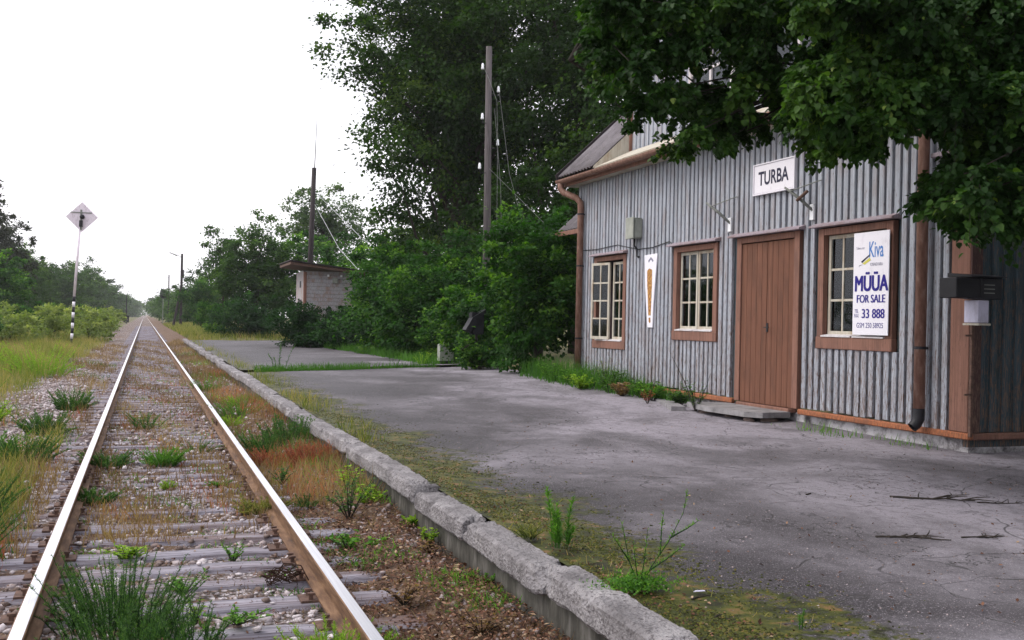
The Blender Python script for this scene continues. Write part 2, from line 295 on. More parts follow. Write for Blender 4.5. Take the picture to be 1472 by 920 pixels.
# ------------------------------------------------------------ leaf builder (numpy)
class Leaves:
    def __init__(s): s.V = []; s.L = []; s.n = 0; s.T = []; s.sz = []
    def _push(s, V, quads, k, tint):
        """V (n,k,3), quads list of index tuples"""
        n = len(V); base = s.n + np.arange(n)[:, None] * k
        for qd in quads:
            s.L.append((base + np.array(qd)[None]).astype(np.int32)); s.T.append(tint)
        s.V.append(V.reshape(-1, 3)); s.n += n * k
    def leaf(s, P, D, Nn, L, W, tint, shape='rhomb'):
        D = D / (np.linalg.norm(D, axis=1, keepdims=True) + 1e-9); S_ = np.cross(D, Nn); S_ /= (np.linalg.norm(S_, axis=1, keepdims=True) + 1e-9); Nn = np.cross(S_, D)
        L = np.asarray(L).reshape(-1, 1) * np.ones((len(P), 1)); W = np.asarray(W).reshape(-1, 1) * np.ones((len(P), 1))
        if shape == 'rhomb':
            V = np.stack([P, P + D * L * .42 + S_ * W * .5 + Nn * W * .12, P + D * L, P + D * L * .42 - S_ * W * .5 + Nn * W * .12], 1)
            s._push(V, [(0, 1, 2, 3)], 4, tint)
        elif shape == 'heart':
            V = np.stack([P, P + D * L * .12 + S_ * W * .42 + Nn * W * .10, P + D * L * .48 + S_ * W * .46 + Nn * W * .10, P + D * L - Nn * L * .12,
                          P + D * L * .48 - S_ * W * .46 + Nn * W * .10, P + D * L * .12 - S_ * W * .42 + Nn * W * .10], 1)
            s._push(V, [(0, 1, 2, 3), (0, 3, 4, 5)], 6, tint)
        elif shape == 'blade':
            V = np.stack([P - S_ * W * .5, P + S_ * W * .5, P + D * L * .55 + S_ * W * .38, P + D * L + Nn * L * .28, P + D * L * .55 - S_ * W * .38], 1)
            s._push(V, [(0, 1, 2, 4), (4, 2, 3)], 5, tint)
        elif shape == 'needle':
            V = np.stack([P - S_ * W * .5, P + S_ * W * .5, P + D * L], 1); s._push(V, [(0, 1, 2)], 3, tint)
    def mesh(s, name='leaves'):
        me = bpy.data.meshes.new(name); V = np.concatenate(s.V).astype(np.float32)
        me.vertices.add(len(V)); me.vertices.foreach_set('co', V.ravel())
        idx = np.concatenate([a.ravel() for a in s.L]); cnt = np.concatenate([np.full(len(a), a.shape[1], np.int32) for a in s.L])
        st = np.concatenate([[0], np.cumsum(cnt)[:-1]]).astype(np.int32)
        me.loops.add(len(idx)); me.loops.foreach_set('vertex_index', idx.astype(np.int32)); me.polygons.add(len(cnt)); me.polygons.foreach_set('loop_start', st)
        try: me.polygons.foreach_set('loop_total', cnt)
        except Exception: pass
        a = me.attributes.new('tint', 'FLOAT', 'FACE'); a.data.foreach_set('value', np.concatenate(s.T).astype(np.float32))
        me.update(calc_edges=True); return me
def unit(rng, n):
    v = rng.normal(size=(n, 3)); return v / np.linalg.norm(v, axis=1, keepdims=True)
def crown(rng, lv, cen, rad, ncl, nl, size, clr, lump=.35, shape='rhomb', droop=.3, tlo=0., thi=.8, flat=.6, bias=.42, shoots=.1, zbot=None, aspect=.8):
    """clumps of leaves through an ellipsoid; returns clump centres"""
    cen = np.array(cen, float); rad = np.array(rad, float)
    d = unit(rng, ncl); r = rng.random(ncl) ** bias
    ph = rng.random(6) * 6.28
    lumpf = 1 + lump * (np.sin(d[:, 0] * 4.1 + ph[0]) * np.sin(d[:, 1] * 3.7 + ph[1]) + .6 * np.sin(d[:, 2] * 6.3 + ph[2]) * np.sin(d[:, 0] * 5 + ph[3])) + lump * .35 * rng.normal(size=ncl)
    lumpf = np.clip(lumpf, .5, 1.22); c = cen + d * rad * (r * lumpf)[:, None]
    if zbot is not None: c[:, 2] = np.maximum(c[:, 2], zbot + rng.random(ncl) * clr)
    if shoots:
        ks = rng.permutation(ncl)[:int(ncl * shoots)]; dd = d[ks].copy(); dd[:, 2] = np.abs(dd[:, 2]) * .8 + .1; dd /= np.linalg.norm(dd, axis=1, keepdims=True)
        c[ks] = cen + dd * rad * (1.0 + .24 * rng.random((len(ks), 1)))
    ct = rng.random(ncl)
    idx = np.repeat(np.arange(ncl), nl); n = len(idx)
    cs = clr * (.6 + .8 * rng.random(ncl))[idx][:, None]
    off = rng.normal(size=(n, 3)) * .5; off[:, 2] *= flat
    P = c[idx] + off * cs
    out = (P - cen) / rad; out /= (np.linalg.norm(out, axis=1, keepdims=True) + .2)
    D = out * .5 + off * .5 + unit(rng, n) * .7; D[:, 2] -= droop
    Nn = np.array([0, 0, 1.]) * .9 + out * .5 + unit(rng, n) * .7
    L = size * (.45 + .95 * rng.random(n))
    if shoots: P[np.isin(idx, ks)] = (P[np.isin(idx, ks)] - c[idx][np.isin(idx, ks)]) * .55 + c[idx][np.isin(idx, ks)]
    t = np.clip(tlo + (thi - tlo) * (.72 * ct[idx] ** 1.5 + .34 * rng.random(n)) + .12 * (off[:, 2] > .2), 0, 1)
    lv.leaf(P, D, Nn, L, L * aspect, t, shape)
    return c
def limbs(rng, mb, base, top, r0, targets, n=8, wob=.25, nlimb=14, rl=.3):
    base = Vector(base); top = Vector(top)
    pts = []; rr = []
    for i in range(7):
        t = i / 6; p = base.lerp(top, t) + Vector((rng.normal() * wob * t, rng.normal() * wob * t, 0)) * (0 if i == 0 else 1)
        pts.append(p); rr.append(r0 * (1.25 if i == 0 else 1) * (1 - .78 * t))
    mb.tube(pts, rr, n)
    sel = rng.permutation(len(targets))[:nlimb]
    for k in sel:
        T = Vector(targets[k]); f = min(max((T.z - base.z) / max(top.z - base.z, .1) - .15 - .25 * rng.random(), .12), .9)
        j = int(f * 6); a = pts[j].lerp(pts[min(j + 1, 6)], f * 6 - j); mid = a.lerp(T, .5) + Vector((0, 0, .08 * (T - a).length)) + Vector(rng.normal(size=3) * .06 * (T - a).length)
        ra = r0 * rl * (1 - .6 * f); mb.tube([a, a.lerp(mid, .5) + Vector(rng.normal(size=3) * .03), mid, T], [ra, ra * .75, ra * .5, ra * .15], 5, cap=False)
    return pts
def tree(name, label, cat, base, h, rad, r0, ncl, nl, size, clr, m='leaf_tree', seed=1, crown_z=None, group=None, nlimb=14, **kw):
    rng = np.random.default_rng(seed)
    t = thing(name, label, cat, base, group)
    cz = crown_z if crown_z is not None else h - rad[2]
    lv = Leaves(); c = crown(rng, lv, (0, 0, cz), rad, ncl, nl, size, clr, zbot=.1, **kw)
    obj('crown', lv.mesh('crown'), m, t)
    mb = MB(); limbs(rng, mb, (0, 0, -.1), (rng.normal() * .2, rng.normal() * .2, cz + rad[2] * .6), r0, c, nlimb=nlimb)
    obj('trunk', smooth(mb.mesh('trunk')), 'bark', t)
    return t
# ============================================================ SETTING
RX = (-.532, 1.058)          # rail centre lines
def smoothstep(a, b, x):
    t = np.clip((np.asarray(x, float) - a) / (b - a), 0, 1); return t * t * (3 - 2 * t)
def wob(x, y): return np.sin(x * 1.7 + y * .6) * .5 + np.sin(x * .7 - y * 1.3 + 2) * .3 + np.sin(x * 3.9 + y * 2.9) * .2
def gz(x, y):
    x = np.asarray(x, float); y = np.asarray(y, float)
    z = -.19 + .018 * wob(x * 3, y * 3)
    z = z - .07 * smoothstep(-1.4, -2.6, x) + .05 * smoothstep(-3., -5, x) * wob(x, y)
    z = z + (.085 + .08 * smoothstep(7, 12, y) + .02 * wob(x * 2, y * 2.4)) * smoothstep(1.25, 1.95, x)
    far = smoothstep(58, 64, y)
    right = smoothstep(2.3, 5, x) * far * .25 + (1 - far) * smoothstep(2.05, 2.3, x) * -.5 * (1 - smoothstep(8.6, 9.4, x) * smoothstep(9, 30, y))
    right = right + .35 * smoothstep(8.4, 9.6, x) * smoothstep(19, 21, y) * (1 - far)
    return z + right
YR = [-4, 8, 13, 19, 26, 50, 70]; RR = [.02, .05, .10, .22, .17, .05, .03]
def pz(x, y): return .185 + np.interp(y, YR, RR) * np.clip((np.asarray(x, float) - 2.3) / 5.5, 0, 1.1) + .012 * wob(np.asarray(x) * 1.3, np.asarray(y) * 1.3) * smoothstep(2.2, 3.2, x)
def gridmesh(name, xs, ys, fz):
    X, Y = np.meshgrid(xs, ys); Z = fz(X, Y); V = np.stack([X, Y, Z], -1).reshape(-1, 3).astype(np.float32)
    nx, ny = len(xs), len(ys); i = (np.arange(ny - 1)[:, None] * nx + np.arange(nx - 1)[None]).ravel()
    Q = np.stack([i, i + 1, i + nx + 1, i + nx], 1).astype(np.int32)
    me = bpy.data.meshes.new(name); me.vertices.add(len(V)); me.vertices.foreach_set('co', V.ravel()); me.loops.add(Q.size); me.loops.foreach_set('vertex_index', Q.ravel())
    me.polygons.add(len(Q)); me.polygons.foreach_set('loop_start', np.arange(0, Q.size, 4, dtype=np.int32))
    try: me.polygons.foreach_set('loop_total', np.full(len(Q), 4, np.int32))
    except Exception: pass
    me.update(calc_edges=True); return smooth(me)
xs = np.concatenate([-np.geomspace(4000, 8, 22), np.arange(-7.5, 2.01, .14), np.arange(2.1, 14, .5), np.geomspace(14.5, 4000, 22)])
ys = np.concatenate([np.arange(-12, 3, 1.5), np.arange(3, 26, .2), np.arange(26, 70, .9), np.geomspace(71, 6000, 46)])
obj('ground', gridmesh('ground', xs, ys, gz), 'ground', kind='structure')

# platform: two asphalt sheets with a grassed joint, concrete kerb blocks on a dark base wall
plat = obj('platform', gridmesh('platform', np.concatenate([np.arange(2.19, 8.3, .25), [8.6, 9.2, 10, 12, 14, 17]]), np.concatenate([np.arange(-5, 8.4, .35), [8.55]]), pz), 'asphalt', kind='structure')
obj('asphalt_sheet', gridmesh('asphalt_sheet', np.arange(2.19, 8.2, .25), np.concatenate([[8.55], np.arange(8.9, 25.2, .5), [25.25]]), pz), 'asphalt', plat)
obj('asphalt_sheet', gridmesh('asphalt_sheet', np.arange(2.19, 8.8, .25), np.arange(25.8, 57.0, 1.), lambda x, y: pz(x, y) + .03), 'asphalt', plat)
rng = np.random.default_rng(3)
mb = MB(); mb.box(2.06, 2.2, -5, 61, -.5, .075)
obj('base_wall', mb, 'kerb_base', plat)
def kerb_mesh(L, seed):
    from mathutils import noise
    r = random.Random(seed); W_, H_, c = .215, .15, .022
    prof = []
    def seg(a, b, n):
        for k in range(n): t = k / n; prof.append((a[0] + (b[0] - a[0]) * t, a[1] + (b[1] - a[1]) * t))
    P_ = [(c, 0), (W_ - c, 0), (W_, -c), (W_, -H_ + c), (W_ - c, -H_), (c, -H_), (0, -H_ + c), (0, -c)]
    for k in range(8): seg(P_[k], P_[(k + 1) % 8], 2 if k % 2 else (9 if k in (0,) else 4 if k in (2, 4) else 8))
    n = len(prof); m = 74; cen = (W_ / 2, -H_ / 2)
    chips = [(s_ * (L / 2 - r.uniform(0, .05)), r.uniform(0, .2), r.uniform(-.03, .01), r.uniform(.07, .15)) for s_ in (-1, 1, 1, -1)] + [(r.uniform(-L / 2, L / 2), r.choice((0, 0, .21)), .005, r.uniform(.025, .07)) for _ in range(8)]
    V = []; F = []
    for i in range(m + 5):
        if i < 2: y_ = -L / 2 + (0, .004)[i]; k = (0, .86)[i]
        elif i > m + 2: y_ = L / 2 - (.004, 0)[i - m - 3]; k = (.86, 0)[i - m - 3]
        else: t = (i - 2) / m; y_ = -L / 2 + .016 + t * (L - .032); k = 1 - .06 * max(0, 1 - min(t, 1 - t) * 40)
        for (u, v) in prof:
            p = Vector((cen[0] + (u - cen[0]) * k, y_, cen[1] + (v - cen[1]) * k)); o = p + Vector((seed * 7.3, 0, 0))
            d = Vector((p.x - cen[0], 0, p.z - cen[1])); d = d.normalized() if d.length > .001 else d
            p += d * (noise.noise(o * 5) * .008 + noise.noise(o * 22) * .006 + noise.noise(o * 60) * .004) * min(k, 1)
            for (cy_, cx_, cz_, cr) in chips:
                q = Vector((cx_, cy_, cz_)); dd = (p - q).length + noise.noise(o * 26) * .018
                if dd < cr: p += (Vector((cen[0], p.y * .97, cen[1])) - p).normalized() * (cr - dd) * .6
            V.append(p)
    for i in range(m + 4):
        for j in range(n): F.append((i * n + j, i * n + (j + 1) % n, (i + 1) * n + (j + 1) % n, (i + 1) * n + j))
    mb = MB(); mb.add(V, F); return mb.mesh('kerb_block')
r = random.Random(11)
near = [kerb_mesh(1.40, k) for k in range(5)]
y = -2.13
kb = [(.71 + 0.0)]
edges = [-.6, .82, 2.24, 3.68, 5.12, 6.60, 7.86, 8.02]
while edges[-1] < 60: edges.append(edges[-1] + 1.46)
for i in range(len(edges) - 1):
    a, b = edges[i], edges[i + 1]; L = b - a; me = near[i % 5]
    k = obj('kerb_block', me, 'kerb', plat, (2.0 + r.uniform(-.016, .016), (a + b) / 2, .212 + r.uniform(-.026, .014)))
    k.scale.y = (L - .05) / 1.40 ; k.rotation_euler = (R(r.uniform(-.6, .6)), R(r.uniform(-5, 5)), R(r.uniform(-.8, .8)))
    if i == 6: k.location.z += -.0; 
    if i == 4: k.location.z += .012; k.rotation_euler.y = R(2)

# ------------------------------------------------------------ railway track
track = thing('railway_track', 'single rusty railway track on timber sleepers, overgrown and stony, running to the horizon', 'railway track', (.263, 4, -.19))
def W(o, x=0, y=0, z=0): pass
TX, TY, TZ = -.263, -4, .19     # children are written in world coordinates and shifted to the track's base
for k, rx in enumerate(RX):
    foot = [(-.066, -.152), (.066, -.152), (.066, -.140), (.012, -.122), (.009, -.045), (.034, -.032), (.037, -.006)]
    prof = foot + [(.031, -.0012), (-.031, -.0012), (-.037, -.006), (-.034, -.032), (-.009, -.045), (-.012, -.122), (-.066, -.140)]
    mb = MB(); st = [(-3, 11.15), (11.156, 23.6), (23.606, 36), (36.006, 900)] if k == 0 else [(-3, 16.4), (16.406, 29), (29.006, 900)]
    for a, b in st:
        n = len(prof); mb.add([(rx + u, a, v) for u, v in prof] + [(rx + u, b, v) for u, v in prof], [(i, (i + 1) % n, n + (i + 1) % n, n + i) for i in range(n)] + [tuple(range(n))[::-1], tuple(range(n, 2 * n))])
        for i in (6, 7, 8, 9): mb.mi[-(n + 2) + i - 0] = 1 if i in (7,) else mb.mi[-(n + 2) + i]
        mb.box(rx - .027, rx + .027, a, b, -.004, 0, 1)
        mb.add([(rx + .031, a, -.0009), (rx + .0372, a, -.006), (rx + .0372, b, -.006), (rx + .031, b, -.0009)], [(0, 1, 2, 3)], 0)
    ra = obj('rail', mb, ['rail_side', 'rail_head'], track, (TX, TY, TZ))
    for jy in ((11.153, 23.603) if k == 0 else (16.403,)):
        mb = MB()
        for s in (-1, 1):
            mb.box(rx + s * .012, rx + s * .034, jy - .4, jy + .4, -.118, -.052)
            for b_ in (-.3, -.1, .1, .3): mb.tube([(rx + s * .03, jy + b_, -.085), (rx + s * .058, jy + b_, -.085)], .014, 6)
        obj('joint_bar', mb, 'rust', ra)
def sleeper_mesh(seed):
    bm = bmesh.new(); bmesh.ops.create_cube(bm, size=1)
    for v in bm.verts: v.co = Vector((v.co.x * 2.72, v.co.y * .235, v.co.z * .16 - .08))
    bmesh.ops.bevel(bm, geom=[e for e in bm.edges if abs(e.verts[0].co.x - e.verts[1].co.x) > 1], offset=.018, segments=2, affect='EDGES')
    bmesh.ops.subdivide_edges(bm, edges=[e for e in bm.edges if e.calc_length() > 1], cuts=17)
    rr = random.Random(seed)
    from mathutils import noise
    for v in bm.verts:
        p = v.co + Vector((seed * 5, 0, 0)); v.co.y += noise.noise(Vector((p.x * 2.2, p.y * 3, 0))) * .022 + noise.noise(p * 9) * .006; v.co.z += noise.noise(Vector((p.x * 3, p.y * 14, 4))) * .012
    me = bpy.data.meshes.new('sleeper'); bm.to_mesh(me); bm.free(); me.polygons.foreach_set('use_smooth', [True] * len(me.polygons)); return me
sm = [sleeper_mesh(k) for k in range(8)]
plate = MB()
plate.box(-.16, .16, -.08, .08, 0, .013)
for a, b in ((-.1, -.05), (-.1, .05), (.1, 0)): plate.box(a - .012, a + .012, b - .012, b + .012, .013, .045); plate.box(a - .02, a + .02, b - .015, b + .015, .04, .052)
plate = plate.mesh('tie_plate'); plate.materials.append(MAT['rust'])
sy = [3.45, 4.02, 4.58, 5.10, 5.63, 6.19, 6.71, 7.17, 7.63, 8.13, 8.66, 9.35, 9.87]
while sy[-1] < 155: sy.append(sy[-1] + r.uniform(.49, .54))
for i, y in enumerate(sy):
    s = obj('sleeper', sm[i % 8], 'sleeper', track, (.263 + r.uniform(-.03, .03) + TX, y + TY, -.162 + TZ - (0 if y < 8.7 else r.uniform(.004, .018))))
    s.rotation_euler = (0, 0, R(r.uniform(-.7, .7)))
    if y < 14:
        for rx in RX:
            obj('tie_plate', plate, None, s, (rx - .263, 0, .001))

# ------------------------------------------------------------ ballast stones (real geometry, uncountable)
def stones(rng, X, Y, Z, size, tint, kind='ico'):
    if kind == 'ico':
        g = (1 + 5 ** .5) / 2; B = np.array([(-1, g, 0), (1, g, 0), (-1, -g, 0), (1, -g, 0), (0, -1, g), (0, 1, g), (0, -1, -g), (0, 1, -g), (g, 0, -1), (g, 0, 1), (-g, 0, -1), (-g, 0, 1)], float) / 1.9
        F = [(0, 11, 5), (0, 5, 1), (0, 1, 7), (0, 7, 10), (0, 10, 11), (1, 5, 9), (5, 11, 4), (11, 10, 2), (10, 7, 6), (7, 1, 8), (3, 9, 4), (3, 4, 2), (3, 2, 6), (3, 6, 8), (3, 8, 9), (4, 9, 5), (2, 4, 11), (6, 2, 10), (8, 6, 7), (9, 8, 1)]
    else:
        B = np.array([(1, 0, 0), (-1, 0, 0), (0, 1, 0), (0, -1, 0), (0, 0, 1), (0, 0, -1)], float); F = [(0, 2, 4), (2, 1, 4), (1, 3, 4), (3, 0, 4), (2, 0, 5), (1, 2, 5), (3, 1, 5), (0, 3, 5)]
    n = len(X); a = rng.random(n) * 6.28; V = B[None] * (1 + .22 * rng.normal(size=(n, len(B), 1))) * (.6 + .8 * rng.random((n, 1, 3))) * size[:, None, None]
    tl = rng.normal(size=n) * .4; V2 = V.copy(); V2[:, :, 1] = V[:, :, 1] * np.cos(tl)[:, None] - V[:, :, 2] * np.sin(tl)[:, None]; V2[:, :, 2] = (V[:, :, 1] * np.sin(tl)[:, None] + V[:, :, 2] * np.cos(tl)[:, None]) * .7
    c, s_ = np.cos(a)[:, None], np.sin(a)[:, None]; Xr = V2[:, :, 0] * c - V2[:, :, 1] * s_; Yr = V2[:, :, 0] * s_ + V2[:, :, 1] * c
    P = np.stack([Xr + X[:, None], Yr + Y[:, None], V2[:, :, 2] + Z[:, None]], -1)
    lv = Leaves(); lv._push(P, F, len(B), tint); return lv.mesh('stones')
rng = np.random.default_rng(21)
def in_sleeper(y): return np.min(np.abs(y[:, None] - np.array(sy[:60])[None]), axis=1) < .125
def ballast(n, x0, x1, y0, y1, s0, s1, keep=1., zo=.0, dens=None):
    X = rng.uniform(x0, x1, n); u = rng.random(n); Y = y0 * (y1 / y0) ** u
    k = np.ones(n, bool)
    onsl = in_sleeper(Y) & (X > -1.1) & (X < 1.63)
    k &= ~(onsl & (rng.random(n) > np.interp(Y, [8, 14], [.06, .5])))
    if dens is not None: k &= rng.random(n) < dens(X, Y)
    k &= (np.abs(X - RX[0]) > .05) & (np.abs(X - RX[1]) > .05)
    X, Y = X[k], Y[k]; sz = s0 + (s1 - s0) * rng.random(len(X)) ** 2.2; Z = gz(X, Y) + sz * .25 + np.where(onsl[k], .035, 0) + zo
    return X, Y, Z, sz
dens1 = lambda X, Y: np.where((X > -.5) & (X < 1.02), np.interp(Y, [5, 11], [.85, .5]) * (.45 + .55 * (wob(X * 2.3 + 1, Y * 1.9) > -.15)), np.where(X > 1.1, .28 + .3 * (wob(X * 2, Y * 1.5) > .2), .55))
X, Y, Z, sz = ballast(30000, -2.2, 2.0, 4.3, 16, .005, .030, dens=dens1)
Z = np.where(X > 1.1, Z - sz * .5, Z)
obj('ballast', stones(rng, X, Y, Z, sz, np.clip(rng.random(len(X)) * 1.1 * np.where(X > 1.1, .72, 1) + .08, 0, 1)), 'stone', kind='stuff')
X, Y, Z, sz = ballast(15000, -2.2, 1.95, 14, 62, .018, .045, dens=lambda X, Y: .2 + .45 * (wob(X * 2, Y) > .1))
obj('ballast', stones(rng, X, Y, Z, sz, rng.random(len(X)), 'oct'), 'stone', kind='stuff')
# bare gravel patches left of the track
n = 9000; X = rng.uniform(-4.6, -.9, n); Y = rng.uniform(11, 34, n)
pm = (np.exp(-(((X + 2.0) / .65) ** 2 + ((Y - 25) / 6.) ** 2)) + np.exp(-(((X + 1.9) / .7) ** 2 + ((Y - 15.5) / 1.7) ** 2)) + .8 * np.exp(-(((X + 1.4) / .35) ** 2 + ((Y - 19) / 6) ** 2))) > rng.random(n) * .9
X, Y = X[pm], Y[pm]; obj('gravel_patch', stones(rng, X, Y, gz(X, Y) + .01, .014 + .026 * rng.random(len(X)), .35 + .65 * rng.random(len(X)), 'oct'), 'stone', kind='stuff')
# brown dead leaves between rail and kerb, on the moss strip, along the kerb
def litter(n, x0, x1, y0, y1, L0, L1, zf, dens=None, zo=.012):
    X = rng.uniform(x0, x1, n); Y = y0 * (y1 / y0) ** rng.random(n)
    if dens is not None: k = rng.random(n) < dens(X, Y); X, Y = X[k], Y[k]
    n = len(X); lv = Leaves(); D = unit(rng, n); D[:, 2] *= .35; Nn = unit(rng, n) * .5 + [0, 0, 1]
    lv.leaf(np.stack([X, Y, zf(X, Y) + zo + .012 * rng.random(n)], 1), D, Nn, L0 + (L1 - L0) * rng.random(n), (L0 + (L1 - L0) * rng.random(n)) * .6, rng.random(n) ** 1.4, 'rhomb'); return lv
lv = litter(15000, 1.12, 2.03, 4.2, 12, .012, .042, gz, lambda X, Y: np.clip(1.2 - .5 * (wob(X * 3, Y * 2) > .3) - smoothstep(8, 12, Y), .1, 1))
obj('dead_leaves', lv.mesh('dead_leaves'), 'litter', kind='stuff')
lv = litter(2600, 2.22, 2.9, 3.6, 12, .01, .032, pz, lambda X, Y: np.exp(-((X - 2.25) / .3) ** 2), .004)
obj('dead_leaves', lv.mesh('dead_leaves'), 'litter', kind='stuff')
lv = litter(1500, -1.0, 1.0, 4.3, 14, .012, .04, gz, None, .02)
obj('dead_leaves', lv.mesh('dead_leaves'), 'litter', kind='stuff')
lv = litter(26000, -1.6, 1.05, 4.3, 18, .004, .016, gz, lambda X, Y: .25 + .75 * (wob(X * 3 + 4, Y * 2.2) > -.1), .012)
obj('track_debris', lv.mesh('track_debris'), 'litter', kind='stuff')
# moss cushions on the asphalt by the kerb
n = 26000; X = 2.22 + np.abs(rng.normal(size=n)) * .36; Y = 3.6 * (24 / 3.6) ** rng.random(n); k = (wob(X * 5, Y * 3) + .5 * wob(X * 13, Y * 9) > -.25); X, Y = X[k], Y[k]; n = len(X)
q = N('moss'); t = q.attr(); q.col(q.ramp(t, [(0, (.018, .018, .007)), (.5, (.045, .056, .009)), (.8, (.10, .10, .016)), (1, (.15, .08, .03))])); q.rough(1); MAT['moss'] = q.m
obj('moss', stones(rng, X, Y, pz(X, Y) - .001, .004 + .007 * rng.random(n), rng.random(n) * .9, 'oct'), 'moss', kind='stuff')
# fine debris on the asphalt
n = 5000; X = rng.uniform(2.4, 8, n); Y = 3.6 * (20 / 3.6) ** rng.random(n)
obj('grit', stones(rng, X, Y, pz(X, Y) + .001, .002 + .006 * rng.random(n) ** 3, rng.random(n) * .8, 'oct'), 'stone', kind='stuff')
lv = litter(900, 2.6, 7.9, 3.8, 13, .008, .035, pz, None, .002)
obj('dead_leaves', lv.mesh('dead_leaves'), 'litter', kind='stuff')
# ============================================================ STATION BUILDING
MAT['shaded_brown'] = painted_wood('shaded_brown_trim', (.035, .018, .018), (.07, .034, .032), (.11, .055, .05), (.05, .03, .03))  # brown trim darkened: shade of the corner post's end face put into the colour
st = thing('station_building', 'weathered grey timber station house with brown trim, red-brown double door and slate-coloured roof', 'building', (8, 14, .2))
OX, OY, OZ = -8, -14, -.2
def P(name, me, m, parent=st):
    """part written in world coordinates"""
    return obj(name, me, m, parent, (OX, OY, OZ) if parent is st else None)
YL, YRt = 18.93, 8.6
def basez(y): return .44 + (y - 8.6) * .006
# openings: y0,y1,z0,z1 (outer casing incl. cap)
OPEN = [(16.72, 18.10, 1.05, 2.80), (13.60, 14.96, 1.27, 2.80), (9.74, 11.14, 1.25, 2.80), (11.54, 13.06, .3, 2.80)]
r = random.Random(4)
def strip_mesh(w, t):
    """one vertical strip, unit height; bevelled face towards -X"""
    mb = MB(); mb.prism([(0, -w / 2), (-t * .85, -w / 2), (-t, -w / 2 + .005), (-t, w / 2 - .005), (-t * .85, w / 2), (0, w / 2)], 'z', 0, 1); return mb.mesh('batten')
bat = [strip_mesh(.080 + .005 * k, .042 + .003 * k) for k in range(3)]
brd = MB().box(.0, .02, -.066, .066, 0, 1).mesh('board')
def segs(y, zb, zt, hw=.06):
    out = [(zb, zt)]
    for a, b, c_, d in OPEN:
        if a - hw < y < b + hw:
            n = []
            for s0, s1 in out:
                if c_ > s0: n.append((s0, min(s1, c_)))
                if d < s1: n.append((max(s0, d), s1))
            out = [s for s in n if s[1] - s[0] > .05]
    return out
y = 8.92; ZT = 4.20
while y < YL:
    for z0, z1 in segs(y, basez(y) + .02, ZT):
        zz0 = z0 + (r.uniform(-.012, .012) if z0 < .8 else 0)
        b = obj('batten', bat[r.randrange(3)], 'batten', st, (8.0 + OX + r.uniform(-.003, .003), y + OY + r.uniform(-.004, .004), zz0 + OZ)); b.scale.z = z1 - zz0; b.rotation_euler.x = R(r.uniform(-.12, .12))
    for z0, z1 in segs(y + .0655, basez(y) + .02, ZT, .02):
        b = obj('wall_board', brd, 'board', st, (8.006 + OX, y + .0655 + OY, z0 + OZ)); b.scale.z = z1 - z0
    y += .131
# end wall towards the camera side, under the tree; battens take the dark board colour as painted shade
eb = MB(); eb.prism([(-.045, 0), (-.045, -.012), (-.033, -.024), (.033, -.024), (.045, -.012), (.045, 0)], 'z', 0, 1); eb = eb.mesh('batten')
x = 8.145
ebd = MB().box(-.0795, .0795, 0, .02, 0, 1).mesh('board')
while x < 13.5:
    zt = min(4.3 + (x - 7.7) * .95, 8.)
    b = obj('batten', eb, 'board', st, (x + OX, 8.6 + OY, .46 + OZ)); b.scale.z = zt - .46
    b = obj('wall_board', ebd, 'board', st, (x + .08 + OX, 8.603 + OY, .46 + OZ)); b.scale.z = zt - .46
    x += .16
P('end_wall', MB().prism([(8.02, .3), (15, .3), (15, 4.3), (11.5, 7.9), (8.02, 4.5)], 'y', 8.625, 8.70), 'board')
P('far_end_wall', MB().prism([(8.02, .3), (15, .3), (15, 4.3), (11.5, 7.9), (8.02, 4.5)], 'y', YL, YL + .1), 'board')
P('back_wall', MB().box(14.9, 15, 8.71, YL - .01, .3, 4.3), 'board')
# plinth, base boards
P('plinth', MB().box(8.03, 8.2, 8.63, YL, -.3, .40).box(8.2, 15, 8.63, 8.8, -.3, .40), 'plinth')
P('base_board', bbox(7.93, 8.0, 8.52, 11.50, .385, .455, .012), 'orange')
P('base_board', bbox(7.94, 8.0, 13.12, YL, .40, .475, .012), 'orange')
P('base_board', bbox(8.005, 13, 8.53, 8.60, .383, .453, .012), 'brown')
# corner post, pilaster panel with little cornice
P('corner_post', bbox(7.95, 7.999, 8.565, 8.83, .458, 4.1, .006), 'brown')
P('corner_post', bbox(7.955, 8.095, 8.54, 8.563, .458, 4.1, .004), 'shaded_brown')
P('corner_core', bbox(8.001, 8.09, 8.565, 8.60, .458, 4.1, .002), 'shaded_brown')
P('corner_cap', bbox(7.90, 8.0, 8.50, 9.12, 3.36, 3.41, .008), 'ledge')
P('panel_rail', bbox(7.955, 7.998, 8.81, 9.10, 3.18, 3.30, .004), 'batten')
P('corner_board', bbox(7.965, 8.01, YL - .10, YL + .03, .47, 4.2, .006), 'batten')
